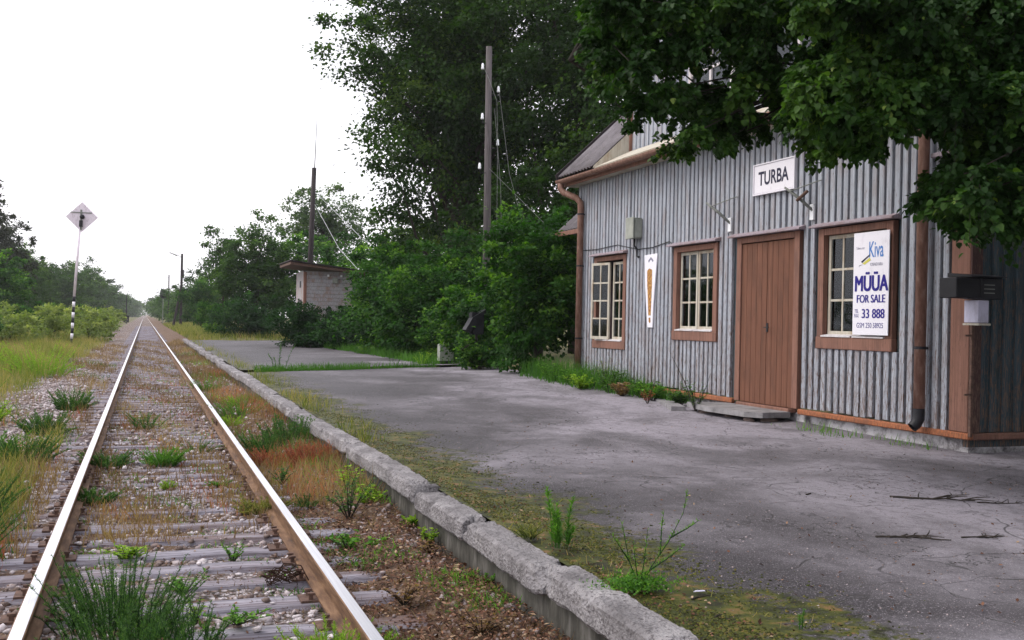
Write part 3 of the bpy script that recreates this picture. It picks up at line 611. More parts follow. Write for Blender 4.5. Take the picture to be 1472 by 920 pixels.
# casings
def casing(a, b, z0, z1, parent, low=.15, cap=2.765, w=.115, capy=.09):
    P('casing', bbox(7.945, 8.02, a, a + w, z0 + low, z1, .005), 'brown'); P('casing', bbox(7.945, 8.02, b - w, b, z0 + low, z1, .005), 'brown')
    P('casing', bbox(7.944, 8.02, a + w + .001, b - w - .001, z1 - .085, z1 - .001, .005), 'brown')
    if low: P('casing_foot', bbox(7.935, 8.02, a - .01, b + .01, z0, z0 + low, .008), 'brown')
    P('drip_ledge', MB().prism([(7.85, cap + .02), (7.85, cap + .0), (8.0, cap + .0), (8.0, cap + .075)], 'y', a - capy, b + capy), 'ledge')
def pane_window(name, y0, y1, z0, z1, cols, rows, parent, x=8.05, mat='cream', bar=.028, fr=.045, loc=None, rz=0, missing=()):
    """a sash from y0 (near) to y1 (far): frame, glazing bars, panes"""
    w_ = y1 - y0; mb = MB(); d = .035
    mb.box(-d, 0, 0, fr, z0, z1).box(-d, 0, w_ - fr, w_, z0, z1).box(-d + .001, -.001, fr, w_ - fr, z0, z0 + fr * 1.2).box(-d + .001, -.001, fr, w_ - fr, z1 - fr, z1)
    sash = obj('sash', mb, mat, parent, (x + OX, y0 + OY, OZ)); sash.rotation_euler.z = rz
    iw = w_ - 2 * fr; ih = z1 - z0 - fr * 2.2
    for i in range(1, cols):
        c_ = fr + iw * i / cols; obj('glazing_bar', MB().box(-d + .004, -.004, c_ - bar / 2, c_ + bar / 2, z0 + fr * 1.2, z1 - fr), mat, sash)
    for j in range(1, rows):
        c_ = z0 + fr * 1.2 + ih * j / rows; obj('glazing_bar', MB().box(-d + .006, -.006, fr, w_ - fr, c_ - bar / 2, c_ + bar / 2), mat, sash)
    for i in range(cols):
        for j in range(rows):
            if (i, j) in missing: continue
            a = fr + iw * i / cols; b = fr + iw * (i + 1) / cols; c0 = z0 + fr * 1.2 + ih * j / rows; c1 = z0 + fr * 1.2 + ih * (j + 1) / rows
            tl = r.uniform(-.004, .004)
            obj('pane', MB().box(-.019 + tl, -.016 + tl, a, b, c0, c1), 'glass', sash)
    return sash
casing(16.72, 18.10, 1.05, 2.75, st, capy=.07)
casing(13.60, 14.96, 1.27, 2.75, st)
casing(9.74, 11.14, 1.25, 2.75, st, capy=.08)
pane_window('w', 16.86, 17.385, 1.22, 2.63, 2, 4, st, mat='cream')
pane_window('w', 17.43, 17.955, 1.22, 2.63, 2, 4, st, mat='cream', x=7.99, rz=R(15), missing=((1, 1),))
pane_window('w', 13.73, 14.27, 1.44, 2.66, 2, 3, st)
pane_window('w', 14.29, 14.83, 1.44, 2.66, 2, 3, st)
pane_window('w', 9.87, 10.43, 1.42, 2.66, 2, 3, st)
pane_window('w', 10.45, 11.01, 1.42, 2.66, 2, 3, st)
for a, b, z in ((16.85, 17.38, 1.20), (17.42, 17.96, 1.20), (13.71, 14.26, 1.425), (14.29, 14.85, 1.425), (9.86, 10.42, 1.405), (10.45, 11.03, 1.405)):
    P('window_sill', MB().prism([(7.925, z - .005), (7.925, z + .012), (8.05, z + .035), (8.05, z - .005)], 'y', a, b), 'sill')
# dark rooms and curtains behind the glass
for a, b, z0 in ((16.73, 18.09, 1.1), (13.62, 14.94, 1.3), (9.76, 11.12, 1.3)):
    mb = MB(); mb.box(9.6, 9.62, a - .5, b + .5, .5, 3.2).box(8.09, 9.6, a - .52, a - .5, .5, 3.2).box(8.09, 9.6, b + .5, b + .52, .5, 3.2).box(8.09, 9.6, a - .5, b + .5, .48, .5).box(8.09, 9.6, a - .5, b + .5, 3.2, 3.22)
    mb.box(8.06, 8.09, a - .5, a + .1, .5, 3.2).box(8.06, 8.09, b - .1, b + .5, .5, 3.2).box(8.06, 8.09, a + .1, b - .1, .5, z0 + .08).box(8.06, 8.09, a + .1, b - .1, 2.68, 3.2)
    P('room_lining', mb, 'interior')
def curtain(y0, y1, z0, z1, x=8.18):
    n = 26; vs = []; fs = []
    for i in range(n + 1):
        yy = y0 + (y1 - y0) * i / n; xx = x + .022 * math.sin(i * 1.35) + .01 * math.sin(i * 3.1)
        vs += [(xx, yy, z0), (xx * .999 + .008, yy, z1)]
    for i in range(n): fs.append((2 * i, 2 * i + 2, 2 * i + 3, 2 * i + 1))
    mb = MB(); mb.add(vs, fs); P('curtain', mb, 'curtain')
curtain(14.05, 14.28, 1.35, 2.28); curtain(14.5, 14.86, 1.35, 2.25); curtain(13.66, 13.9, 1.35, 2.2)
curtain(16.95, 17.2, 1.2, 2.3); curtain(17.5, 17.8, 1.2, 2.3); curtain(10.55, 10.8, 1.35, 2.3); curtain(10.86, 11.0, 1.35, 2.3)
# door: two leaves of vertical planks
casing(11.54, 13.06, .45, 2.77, st, low=0, w=.12, cap=2.775, capy=.12)
for a, b in ((11.665, 12.296), (12.304, 12.935)):
    lf = P('door', bbox(7.985, 8.03, a, b, .445, 2.675, .004), 'door')
    n = 5; w_ = (b - a) / n
    for i in range(n):
        o = obj('plank', bbox(7.966, 7.9845, a + i * w_ + .0025, a + (i + 1) * w_ - .0025, .45, 2.672, .0035), 'door', lf)
hd = P('door_handle', MB().tube([(7.965, 12.27, 1.50), (7.91, 12.27, 1.50), (7.91, 12.16, 1.50)], .008, 6).box(7.955, 7.966, 12.25, 12.29, 1.44, 1.56), 'dark_metal')
P('door_sill', bbox(7.90, 8.05, 11.66, 12.94, .39, .442, .008), 'brown')
# gutter, fascia, soffit
g = []; n = 9
gut = MB()
ga = [(7.60 + .075 * math.cos(PI + PI * k / (n - 1)), 4.30 + .075 * math.sin(PI + PI * k / (n - 1))) for k in range(n)]
gb = [(7.60 + .065 * math.cos(PI + PI * k / (n - 1)), 4.30 + .065 * math.sin(PI + PI * k / (n - 1))) for k in range(n)][::-1]
pr = ga + gb
m_ = len(pr)
gut.add([(u, 8.25, v - .03) for u, v in pr] + [(u, 19.14, v) for u, v in pr], [(i, (i + 1) % m_, m_ + (i + 1) % m_, m_ + i) for i in range(m_)])
gut.add([(u, 19.14, v) for u, v in ga] + [(7.6, 19.14, 4.3)], [tuple(range(n))])
gutter = P('gutter', gut, 'pipe')
P('fascia_board', bbox(7.70, 7.73, 8.3, 19.2, 4.18, 4.36, .004), 'brown')
P('soffit', MB().box(7.731, 8.05, 8.3, 19.2, 4.20, 4.225), 'cream')
def pipe(name, pts, rad): return P(name, smooth(MB().tube(pts, rad, 14).mesh(name)), 'pipe')
dp = pipe('downpipe', [(7.60, 19.02, 4.24), (7.60, 19.02, 4.13), (7.64, 18.93, 4.05), (7.80, 18.68, 3.93), (7.86, 18.62, 3.84), (7.87, 18.62, 3.7), (7.87, 18.62, .62)], .062)
for z in (1.2, 2.6, 3.6): obj('pipe_clip', MB().tube([(7.87, 18.62, z), (7.87, 18.62, z + .03)], .068, 14).box(7.87, 8.0, 18.61, 18.63, z, z + .025), 'dark_metal', dp)
dp = pipe('downpipe', [(7.62, 9.16, 4.22), (7.66, 9.16, 4.10), (7.84, 9.16, 3.9), (7.85, 9.16, 3.8), (7.85, 9.16, .62)], .06)
for z in (1.3, 2.7): obj('pipe_clip', MB().tube([(7.85, 9.16, z), (7.85, 9.16, z + .03)], .065, 14).box(7.85, 8.0, 9.15, 9.17, z, z + .025), 'dark_metal', dp)
obj('pipe_shoe', smooth(MB().tube([(7.85, 9.16, .66), (7.85, 9.16, .55), (7.82, 9.17, .49), (7.78, 9.18, .455)], [.063, .064, .062, .056], 12, cap=False).mesh('shoe')), 'dark_metal', dp)
# main roof: corrugated sheets laid in courses
def corr(name, x0, z0, x1, z1, y0, y1, pitch=.145, amp=.020):
    ny = int((y1 - y0) / pitch * 6); vs = []; fs = []
    nrm = Vector((-(z1 - z0), 0, x1 - x0)).normalized()
    for i in range(ny + 1):
        yy = y0 + (y1 - y0) * i / ny; a = amp * math.sin(2 * PI * (yy - y0) / pitch)
        for t in (0, 1):
            for o_2 in (0, -.007):
                vs.append((x0 + (x1 - x0) * t + nrm.x * (a + o_2), yy, z0 + (z1 - z0) * t + nrm.z * (a + o_2)))
    for i in range(ny):
        k = i * 4; fs += [(k, k + 4, k + 6, k + 2), (k + 1, k + 3, k + 7, k + 5), (k, k + 1, k + 5, k + 4), (k + 2, k + 6, k + 7, k + 3)]
    mb = MB(); mb.add(vs, fs); me = mb.mesh(name); return smooth(me)
sl = .953
def rz_(x): return 4.40 + (x - 7.66) * sl
for c_ in range(3):
    xa = 7.66 + c_ * 1.30; xb = xa + 1.42
    for k, (ya, yb) in enumerate([(17.66, 18.53), (18.50, 19.34), (8.2, 9.1)] + ([] if c_ < 2 else [(9.1 + j * 1.07, 9.1 + (j + 1) * 1.07 + .02) for j in range(8)])):
        P('roof_sheet', corr('roof_sheet', xa, rz_(xa) + .018 * c_ + .004 * (k % 2), xb, rz_(xb) + .018 * c_ + .012 + .004 * (k % 2), ya, yb), 'slate')
P('roof_cheek', MB().prism([(7.68, 4.37), (8.44, 4.735), (8.44, 5.12), (7.70, 4.42)], 'y', 17.64, 17.655), 'cream')
P('roof_deck', MB().prism([(7.72, 4.36), (11.6, 8.06), (15.4, 4.36), (15.4, 4.30), (11.6, 7.98), (7.72, 4.30)], 'y', 17.70, 19.25).prism([(7.72, 4.36), (11.6, 8.06), (15.4, 4.36), (15.4, 4.30), (11.6, 7.98), (7.72, 4.30)], 'y', 8.3, 9.05).prism([(10.3, 6.86), (11.6, 8.06), (15.4, 4.36), (15.4, 4.30), (11.6, 7.98), (10.3, 6.78)], 'y', 9.06, 17.69), 'tar')
P('verge_board', MB().prism([(7.66, 4.30), (11.6, 8.06), (11.6, 8.22), (7.62, 4.45)], 'y', 19.345, 19.38), 'tar')
# dormer front: cream skirt, brown corner board, battens, two windows
P('skirt', MB().prism([(7.70, 4.38), (8.40, 4.72), (8.40, 4.68), (7.72, 4.33)], 'y', 9.10, 17.66), 'cream')
dorm = P('dormer', MB().box(8.45, 8.55, 9.1, 17.66, 4.6, 7.3).box(8.55, 10.6, 17.58, 17.66, 4.6, 7.3).box(8.55, 10.6, 9.1, 9.18, 4.6, 7.3), 'batten')
y = 9.3
while y < 17.5:
    if not (13.9 < y < 15.5 or 11.5 < y < 13.1): obj('batten', MB().prism([(8.45, y - .04), (8.425, y - .035), (8.425, y + .035), (8.45, y + .04)], 'z', 4.72, 7.2), 'batten', dorm)
    y += .17
obj('corner_board', bbox(8.40, 8.58, 17.60, 17.76, 4.66, 7.3, .006), 'brown', dorm)
obj('corner_board', bbox(8.40, 8.58, 9.02, 9.16, 4.66, 7.3, .006), 'brown', dorm)
for a, b in ((14.0, 15.4), (11.6, 13.0)):
    wd = obj('window', MB().box(8.39, 8.449, a, a + .09, 4.95, 6.35).box(8.39, 8.449, b - .09, b, 4.95, 6.35).box(8.391, 8.448, a + .09, b - .09, 4.95, 5.05).box(8.391, 8.448, a + .09, b - .09, 6.26, 6.35).box(8.395, 8.446, (a + b) / 2 - .03, (a + b) / 2 + .03, 5.05, 6.26).box(8.397, 8.444, a + .09, b - .09, 5.62, 5.66), 'sill', dorm)
    obj('curtain', MB().box(8.436, 8.446, a + .09, b - .09, 5.05, 6.26), 'mail_white', wd)
    obj('pane', MB().box(8.424, 8.427, a + .09, b - .09, 5.05, 6.26), 'glass', wd)
P('dormer_roof', MB().prism([(8.2, 7.28), (11.4, 8.1), (11.4, 8.16), (8.2, 7.34)], 'y', 8.9, 17.9), 'slate')
# low lean-to at the far end
P('lean_to', MB().box(8.75, 11, YL + .11, 20.9, .2, 3.3), 'board')
P('lean_to_roof', corr('lean_to_roof', 8.12, 3.42, 9.6, 4.75, YL + .12, 20.5), 'slate')
P('lean_to_fascia', bbox(8.09, 8.13, YL + .12, 20.5, 3.31, 3.40, .005), 'brown')

# ------------------------------------------------------------ things fixed to the building
step = thing('doorstep', 'cracked flat stone slab step in front of the red-brown double door', 'step', (7.6, 12.3, .3))
mb = MB(); mb.prism([(7.30, 11.75), (7.45, 11.55), (7.90, 11.60), (7.92, 13.15), (7.35, 13.35), (7.22, 12.6)], 'z', .335, .405)
obj('slab', mb, 'step', step, (-7.6, -12.3, -.3))
for a, b, s in ((7.42, 11.8, .10), (7.5, 12.4, .12), (7.45, 12.95, .11), (7.7, 11.75, .11), (7.75, 12.7, .12)):
    me = stones(np.random.default_rng(int(b * 10)), np.array([a]), np.array([b]), np.array([.27]), np.array([s]), np.array([.2])); obj('rubble_stone', me, 'stone', step, (-7.6, -12.3, -.3))
kb_ = obj('kerb_slab', MB().prism([(7.12, 13.3), (7.3, 13.2), (7.8, 14.6), (7.65, 14.9)], 'z', .27, .345), 'step'); tag(kb_, 'low broken concrete edging slab in the weeds left of the doorstep', 'slab')

sg = thing('station_sign', 'white station name board reading TURBA on battens above the door', 'sign', (7.95, 12.12, 3.54))
obj('panel', bbox(-.035, 0, -.475, .475, -.20, .195, .01), 'sign_white', sg)
mb = MB()
for a, b, c_, d in ((-.475, .475, .195, .212), (-.475, .475, -.217, -.20), (-.492, -.475, -.217, .212), (.475, .492, -.217, .212)): mb.box(-.045, .0, a, b, c_, d)
obj('frame', mb, 'sign_white', sg)
lettering('lettering', 'TURBA', 12.19 - 12.18, -.085, -.0375, .262, 'letter', sg, xs=.86, off=.006)
for y_ in (12.45, 11.9): obj('hanger', MB().box(.0, .05, y_ - 12.18 - .02, y_ - 12.18 + .02, -.25, .23), 'dark_metal', sg)

bn = thing('sale_banner', 'white for-sale banner with blue lettering covering the right half of the window', 'banner', (7.968, 10.07, 2.04))
obj('sheet', bbox(-.012, 0, -.315, .315, -.605, .60, .003), 'banner_white', bn)
lx = -.0138
def bt(body, y, z, size, m, xs=1., off=0., align='CENTER'): return lettering('lettering', body, y, z, lx, size, m, bn, xs, off, align)
for k, (dy, dz) in enumerate(((0, 0), (.009, .004), (-.009, -.004), (.009, -.004), (-.009, .004), (.0045, 0), (-.0045, 0))):
    o = bt('MÜÜA', -.01 + dy, -.087 + dz, .257, 'navy', .80); o.location.x -= .0003 * k
for k, dy in enumerate((0, .005, -.005)):
    o = bt('FOR SALE', -.01 + dy, -.225, .132, 'navy', .90); o.location.x -= .0003 * k
    o = bt('33 888', -.055 + dy, -.406, .155, 'navy', .95); o.location.x -= .0003 * k
bt('TEL', .24, -.345, .062, 'navy', .72); bt('FAX', .24, -.40, .062, 'navy', .72)
bt('GSM 250 58925', .0, -.52, .085, 'navy', .86)
bt('Kiva', -.09, .305, .26, 'skyblue', .58, .003); bt('KINNISVARA', -.10, .20, .056, 'logo_grey', .68); bt('Tallinna mnt', .19, .405, .042, 'logo_grey', .72)
def flat(pts, m, x=lx): obj('logo', MB().prism([(a, b) for a, b in pts], 'x', x - .001, x + .0015), m, bn)
flat([(.005, .345), (.03, .315), (.16, .24), (.17, .262)], 'letter'); flat([(.02, .30), (.0, .27), (.11, .22), (.15, .235)], 'yellow', lx + .0004); flat([(.14, .225), (.215, .205), (.20, .218)], 'logo_grey')

tp_ = thing('narrow_poster', 'tall narrow tapering white poster with golden print between the first two windows', 'poster', (7.95, 15.72, 2.08))
prof = [(.24, .60), (-.22, .61), (-.155, .1), (-.11, -.25), (-.095, -.62), (.085, -.62), (.15, -.25), (.20, .1)]
obj('sheet', MB().prism(prof, 'x', -.02, 0), 'banner_white', tp_)
obj('print', MB().prism([(.13, .33), (.06, .37), (-.05, .345), (-.055, .1), (-.03, -.42), (.055, -.42), (.09, -.1), (.12, .1)], 'x', -.0225, -.0195), 'gold', tp_)
obj('print', MB().prism([(.04, -.46), (-.02, -.455), (-.03, -.53), (.0, -.55), (.04, -.52)], 'x', -.0225, -.0195), 'gold', tp_)
obj('logo', MB().prism([(.10, .50), (.0, .56), (-.09, .50), (-.07, .47), (.0, .52), (.08, .47)], 'x', -.0225, -.0195), 'logo_grey', tp_)

bx = thing('junction_box', 'pale grey metal junction box on the wall between the left windows', 'box', (7.95, 16.24, 3.16))
obj('case', bbox(-.16, 0, -.14, .14, -.18, .17, .015, 2), 'box_grey', bx); obj('lid', bbox(-.185, -.161, -.15, .15, -.19, .18, .008), 'box_grey', bx)
obj('conduit', smooth(MB().tube([(-.08, 0, -.18), (-.08, 0, -.30), (-.03, .0, -.36), (-.03, .0, -.48), (-.03, -.08, -.5)], .018, 8).mesh('c')), 'dark_metal', bx)
tag(obj('wall_cable', smooth(MB().tube([(7.955, 18.9, 2.93), (7.94, 18.0, 2.90), (7.95, 17.1, 2.93), (7.94, 16.24, 2.80), (7.945, 15.7, 2.80), (7.94, 15.1, 2.86), (7.95, 15.0, 2.80)], .008, 5).mesh('c')), 'dark_metal'), 'thin dark cable strung along the battens above the left window', 'cable')
for y_, lab in ((13.28, 'rusty empty lamp bracket left of the station name board'), (11.3, 'rusty lamp bracket with stub arm right of the station name board')):
    k = thing('lamp_bracket', lab, 'bracket', (7.95, y_, 3.1), 'lamp brackets beside the name board'); s = 1 if y_ > 12 else 1
    obj('arm', smooth(MB().tube([(-.02, -.05, -.10), (-.16, .05, .06), (-.30, .16, .20)], [.018, .022, .014], 8).mesh('a')), 'grey_metal', k)
    obj('rod', MB().tube([(-.26, .12, .14), (-.05, -.14, .25), (.0, -.2, .27)], .008, 6), 'grey_metal', k)
    obj('foot', MB().box(-.03, 0, -.08, .0, -.22, -.02), 'ceramic', k)
    if y_ < 12: obj('clamp', MB().tube([(-.2, .04, .02), (-.12, -.08, .14)], .022, 8), 'rust', k)

# letter boxes on a post at the near corner
mbx = thing('letterbox_stand', 'pair of black letterboxes on a thin brown post at the near corner of the station', 'letterboxes', (8.0, 8.3, .28))
def L_(name, me, m, parent=mbx): return obj(name, me, m, parent, (-8.0, -8.3, -.28) if parent is mbx else None)
b1 = L_('box', bbox(7.46, 7.76, 8.16, 8.40, 1.83, 2.03, .008), 'dark_metal'); obj('slot', MB().box(7.50, 7.72, 8.154, 8.1595, 1.955, 1.965), 'black', b1)
b2 = L_('box', bbox(7.765, 8.03, 8.16, 8.40, 1.825, 2.035, .008), 'dark_metal')
obj('relief', MB().box(7.80, 7.93, 8.1555, 8.1595, 1.96, 1.97).box(7.80, 7.93, 8.1555, 8.1595, 1.92, 1.93).box(7.80, 7.93, 8.1555, 8.1595, 1.88, 1.89), 'grey_metal', b2)
L_('lid', MB().prism([(8.12, 2.04), (8.12, 2.05), (8.44, 2.085), (8.44, 2.045)], 'x', 7.60, 8.05), 'dark_metal')
L_('post', bbox(7.915, 7.95, 8.43, 8.465, .43, 1.82, .004), 'rust'); 
for z in (.85, 1.45): L_('bracket', MB().box(7.84, 7.915, 8.43, 8.45, z, z + .02), 'rust')
wb = thing('white_letterbox', 'small white letterbox hanging below the black letterboxes', 'letterbox', (7.83, 8.3, 1.7))
obj('case', bbox(-.062, .075, -.10, .09, -.11, .115, .006), 'mail_white', wb); obj('flap', MB().box(-.07, .08, -.12, .095, -.135, -.115), 'cream', wb)

# utility pole by the big tree, insulators, loose wires
up_ = thing('utility_pole', 'tall grey weathered wooden pole with white insulators and hanging wires before the big trees', 'pole', (9.05, 28, .1))
obj('shaft', smooth(MB().tube([(.03, 0, -.3), (0, 0, 4.5), (-.05, 0, 9.15)], [.125, .105, .085], 12).mesh('s')), 'pole', up_)
for dx, z in ((-.24, 8.55), (.24, 7.95), (-.22, 7.15), (.25, 6.45), (-.27, 5.75)):
    ins = obj('insulator', smooth(MB().tube([(dx, -.05, z - .07), (dx, -.05, z - .03), (dx, -.05, z), (dx, -.05, z + .05), (dx, -.05, z + .10)], [.042, .046, .034, .038, .022], 10).mesh('i')), 'ceramic', up_)
    obj('hook', MB().tube([(dx, -.05, z - .07), (dx * .9, -.05, z - .18), (0, -.05, z - .16)], .012, 6), 'dark_metal', ins)
for pts in ([(-.24, -.05, 8.6), (-.1, -.2, 8.2), (.15, -.2, 7.6), (.25, -.05, 6.5), (.3, 0, 3.2)], [(.12, -.1, 7.4), (.35, -.1, 5.2), (.45, -.1, 2.6)], [(.25, -.05, 8.), (.6, -.1, 5.6), (1.5, -.2, 2.6)], [(0, -.1, 5.7), (1.5, -.6, 4.2), (3.6, -1.5, 2.5)]):
    obj('loose_wire', MB().tube(pts, .006, 4), 'grey_metal', up_)

# shed, mast behind it
sh = thing('small_shed', 'small pale board shed with brown corner trim and sloping flat roof half hidden by bushes', 'shed', (6.9, 48, .2))
def Q(name, me, m): return obj(name, me, m, sh, (-6.9, -48, -.2))
a = (6.86, 48.0)
Q('wall', MB().box(6.88, 12, 48.0, 48.1, 0, 3.55), 'interior'); Q('wall', MB().box(6.85, 6.95, 48.12, 50.6, 0, 3.65), 'interior')
z = .2; k = 0
while z < 3.5:
    Q('board', bbox(6.87, 11.9, 47.965, 47.998, z, z + .165, .006), 'shed_board'); z += .172
y = 48.14
while y < 50.5:
    Q('board', bbox(6.815, 6.848, y, y + .165, .1, 3.62, .006), 'shed_board'); y += .172
Q('corner_trim', bbox(6.80, 6.93, 47.93, 48.12, .1, 3.6, .006), 'brown')
Q('door', bbox(6.79, 6.812, 48.7, 49.5, .2, 2.2, .006), 'shed_board'); Q('vent_hole', MB().box(6.80, 6.813, 48.9, 49.3, 2.9, 3.2), 'black')
Q('door_lintel', bbox(6.78, 6.812, 48.65, 49.55, 2.24, 2.34, .006), 'tar')
rf = Q('roof', MB().prism([(6.1, 3.88), (6.1, 4.0), (13, 3.28), (13, 3.16)], 'y', 47.2, 51.2), 'rust')
Q('roof_felt', MB().prism([(6.05, 4.03), (6.05, 4.08), (13, 3.34), (13, 3.29)], 'y', 47.12, 51.25), 'tar')
Q('lamp', MB().box(8.1, 8.32, 47.8, 47.96, 3.12, 3.36), 'box_grey'); Q('insulator', MB().tube([(7.9, 47.9, 3.4), (7.9, 47.9, 3.5)], .05, 8), 'ceramic'); Q('insulator', MB().tube([(8.5, 47.9, 3.4), (8.5, 47.9, 3.5)], .05, 8), 'ceramic')
ms_ = thing('mast', 'dark wooden mast with thin rod aerial rising behind the small shed', 'mast', (8.3, 56, .1))
obj('shaft', smooth(MB().tube([(-.12, 0, 0), (.06, 0, 9.4)], [.17, .12], 10).mesh('m')), 'tar', ms_)
obj('rod', MB().tube([(.06, -.1, 9.1), (.14, -.1, 12.1)], [.03, .012], 6), 'dark_metal', ms_)
for pts in ([(.05, 0, 8.2), (2.6, -1, 5.6), (4.8, -2, 4.2)], [(.05, 0, 7.6), (1.3, -1, 5.1), (2.5, -2, 3.6)]): obj('stay_wire', MB().tube(pts, .014, 4), 'ceramic', ms_)

# diamond board sign beside the track
ds = thing('diamond_sign', 'faded white diamond board on a thin post with black and white striped foot', 'sign', (-3.62, 62, -.2))
obj('board', MB().prism([(-.83, 0), (0, .83), (.83, 0), (0, -.83)], 'y', -.02, .01), 'sign_pink', ds, (.26, 0, 6.98))
obj('frame', MB().box(-.55, .55, -.06, -.02, .22, .27).box(-.05, .05, -.08, -.02, -.7, .4), 'grey_metal', ds, (.22, 0, 6.98))
obj('lamp', smooth(MB().tube([(.0, -.10, .05), (.0, -.34, .05)], [.13, .12], 12).mesh('l')), 'dark_metal', ds, (.28, 0, 6.93)); obj('clamp', MB().box(-.09, .09, -.22, -.06, -.55, -.2), 'dark_metal', ds, (.22, 0, 6.98))
obj('post', smooth(MB().tube([(-.05, 0, 2.6), (.18, 0, 6.7)], [.075, .065], 10).mesh('p')), 'sign_pink', ds)
for k in range(9): obj('stripe', smooth(MB().tube([(-.14 + .01 * k, 0, .0 + k * .29), (-.13 + .01 * k, 0, .0 + (k + 1) * .29)], .078, 10).mesh('b')), 'sign_white' if k % 2 else 'black', ds)

def pole(name, label, cat, x, y, z1, r0, m='pole', z0=-.2): 
    t = thing(name, label, cat, (x, y, z0)); obj('shaft', MB().tube([(0, 0, 0), (0, 0, z1 - z0)], [r0, r0 * .75], 8), m, t); return t
lp = pole('lamp_pole', 'leaning braced wooden lamp pole with long arm far down the right of the track', 'lamp post', 4.05, 130, 8.8, .17, 'tar')
obj('brace', MB().tube([(-.9, 0, 0), (0, 0, 5.2)], [.16, .13], 8), 'tar', lp); obj('arm', MB().tube([(0, 0, 8.5), (-.6, 0, 8.9)], .03, 6), 'grey_metal', lp); obj('lamp', MB().tube([(-.55, 0, 8.75), (-1.45, 0, 9.1)], [.08, .05], 8), 'grey_metal', lp); obj('crosspiece', MB().box(-.05, .26, -.1, .1, 6.1, 7.1), 'tar', lp)
p2 = pole('lamp_pole', 'thin dark pole between the braced pole and the signal', 'pole', 3.53, 175, 7.9, .12, 'tar')
obj('arm', MB().tube([(0, 0, 7.6), (-.5, 0, 7.7)], .03, 6), 'grey_metal', p2)
sgn = pole('railway_signal', 'distant railway signal with dark oval head right of the rails', 'signal', 2.95, 190, 5.3, .07, 'grey_metal'); obj('head', smooth(MB().tube([(0, 0, 4.5), (0, 0, 4.7), (0, 0, 5.3), (0, 0, 5.9), (0, 0, 6.1)], [.25, .5, .58, .5, .25], 12).mesh('h')), 'black', sgn)
s2 = pole('railway_signal', 'distant thin signal post with box at its foot left of the rails', 'signal', -3.1, 200, 4.9, .12, 'dark_metal'); obj('relay_box', MB().box(-.45, .45, -.3, .3, .2, 1.4), 'black', s2)
# dark hooded box and white cabinet in the bushes
hb = thing('hooded_box', 'black hooded metal box hanging half hidden in the bushes', 'box', (7.42, 23.6, .15))
obj('body', bbox(-.22, .22, -.18, .2, .85, 1.55, .03, 2), 'black', hb); obj('hood', MB().prism([(-.45, .95), (-.2, 1.35), (.25, 1.6), (.25, 1.52), (-.1, 1.1), (-.3, .86)], 'y', -.25, .2), 'dark_metal', hb, (.0, 0, .05)); obj('stake', MB().tube([(0, 0, 0), (0, 0, .9)], .05, 8), 'tar', hb)
cb = thing('white_cabinet', 'small white metal cabinet with slanted top at the foot of the bushes', 'cabinet', (7.45, 26.4, .33))
obj('case', MB().prism([(-.17, .0), (-.17, .42), (.2, .58), (.2, .0)], 'y', -.12, .14), 'box_grey', cb, (0, 0, .12)); obj('foot', MB().box(-.12, .15, -.1, .1, -.2, .12), 'dark_metal', cb)
for o in [hb]: o.scale = (.7, .7, .75); o.location.z += .40
# two concrete bits: paper litter
tag(obj('paper_scrap', MB().prism([(-.035, -.02), (.03, -.03), (.04, .012), (-.02, .03)], 'z', 0, .006), 'sign_white', None, (1.55, 10.4, -.13)), 'crumpled pale paper scrap on the ballast near the red grass', 'litter')
tag(obj('glass_shard', MB().prism([(-.035, -.01), (.03, -.012), (.035, .006), (-.01, .012)], 'z', 0, .002), 'mail_white', None, (2.58, 4.5, .205)), 'pale glass shard on the moss beside the branching weed', 'litter')

# everything fixed to the facade stands 5 cm further back
for o in list(C.objects):
    if o.parent is None and o.name.split('.')[0] in ('station_building', 'station_sign', 'narrow_poster', 'junction_box', 'wall_cable', 'lamp_bracket', 'doorstep'): o.location.x += .05
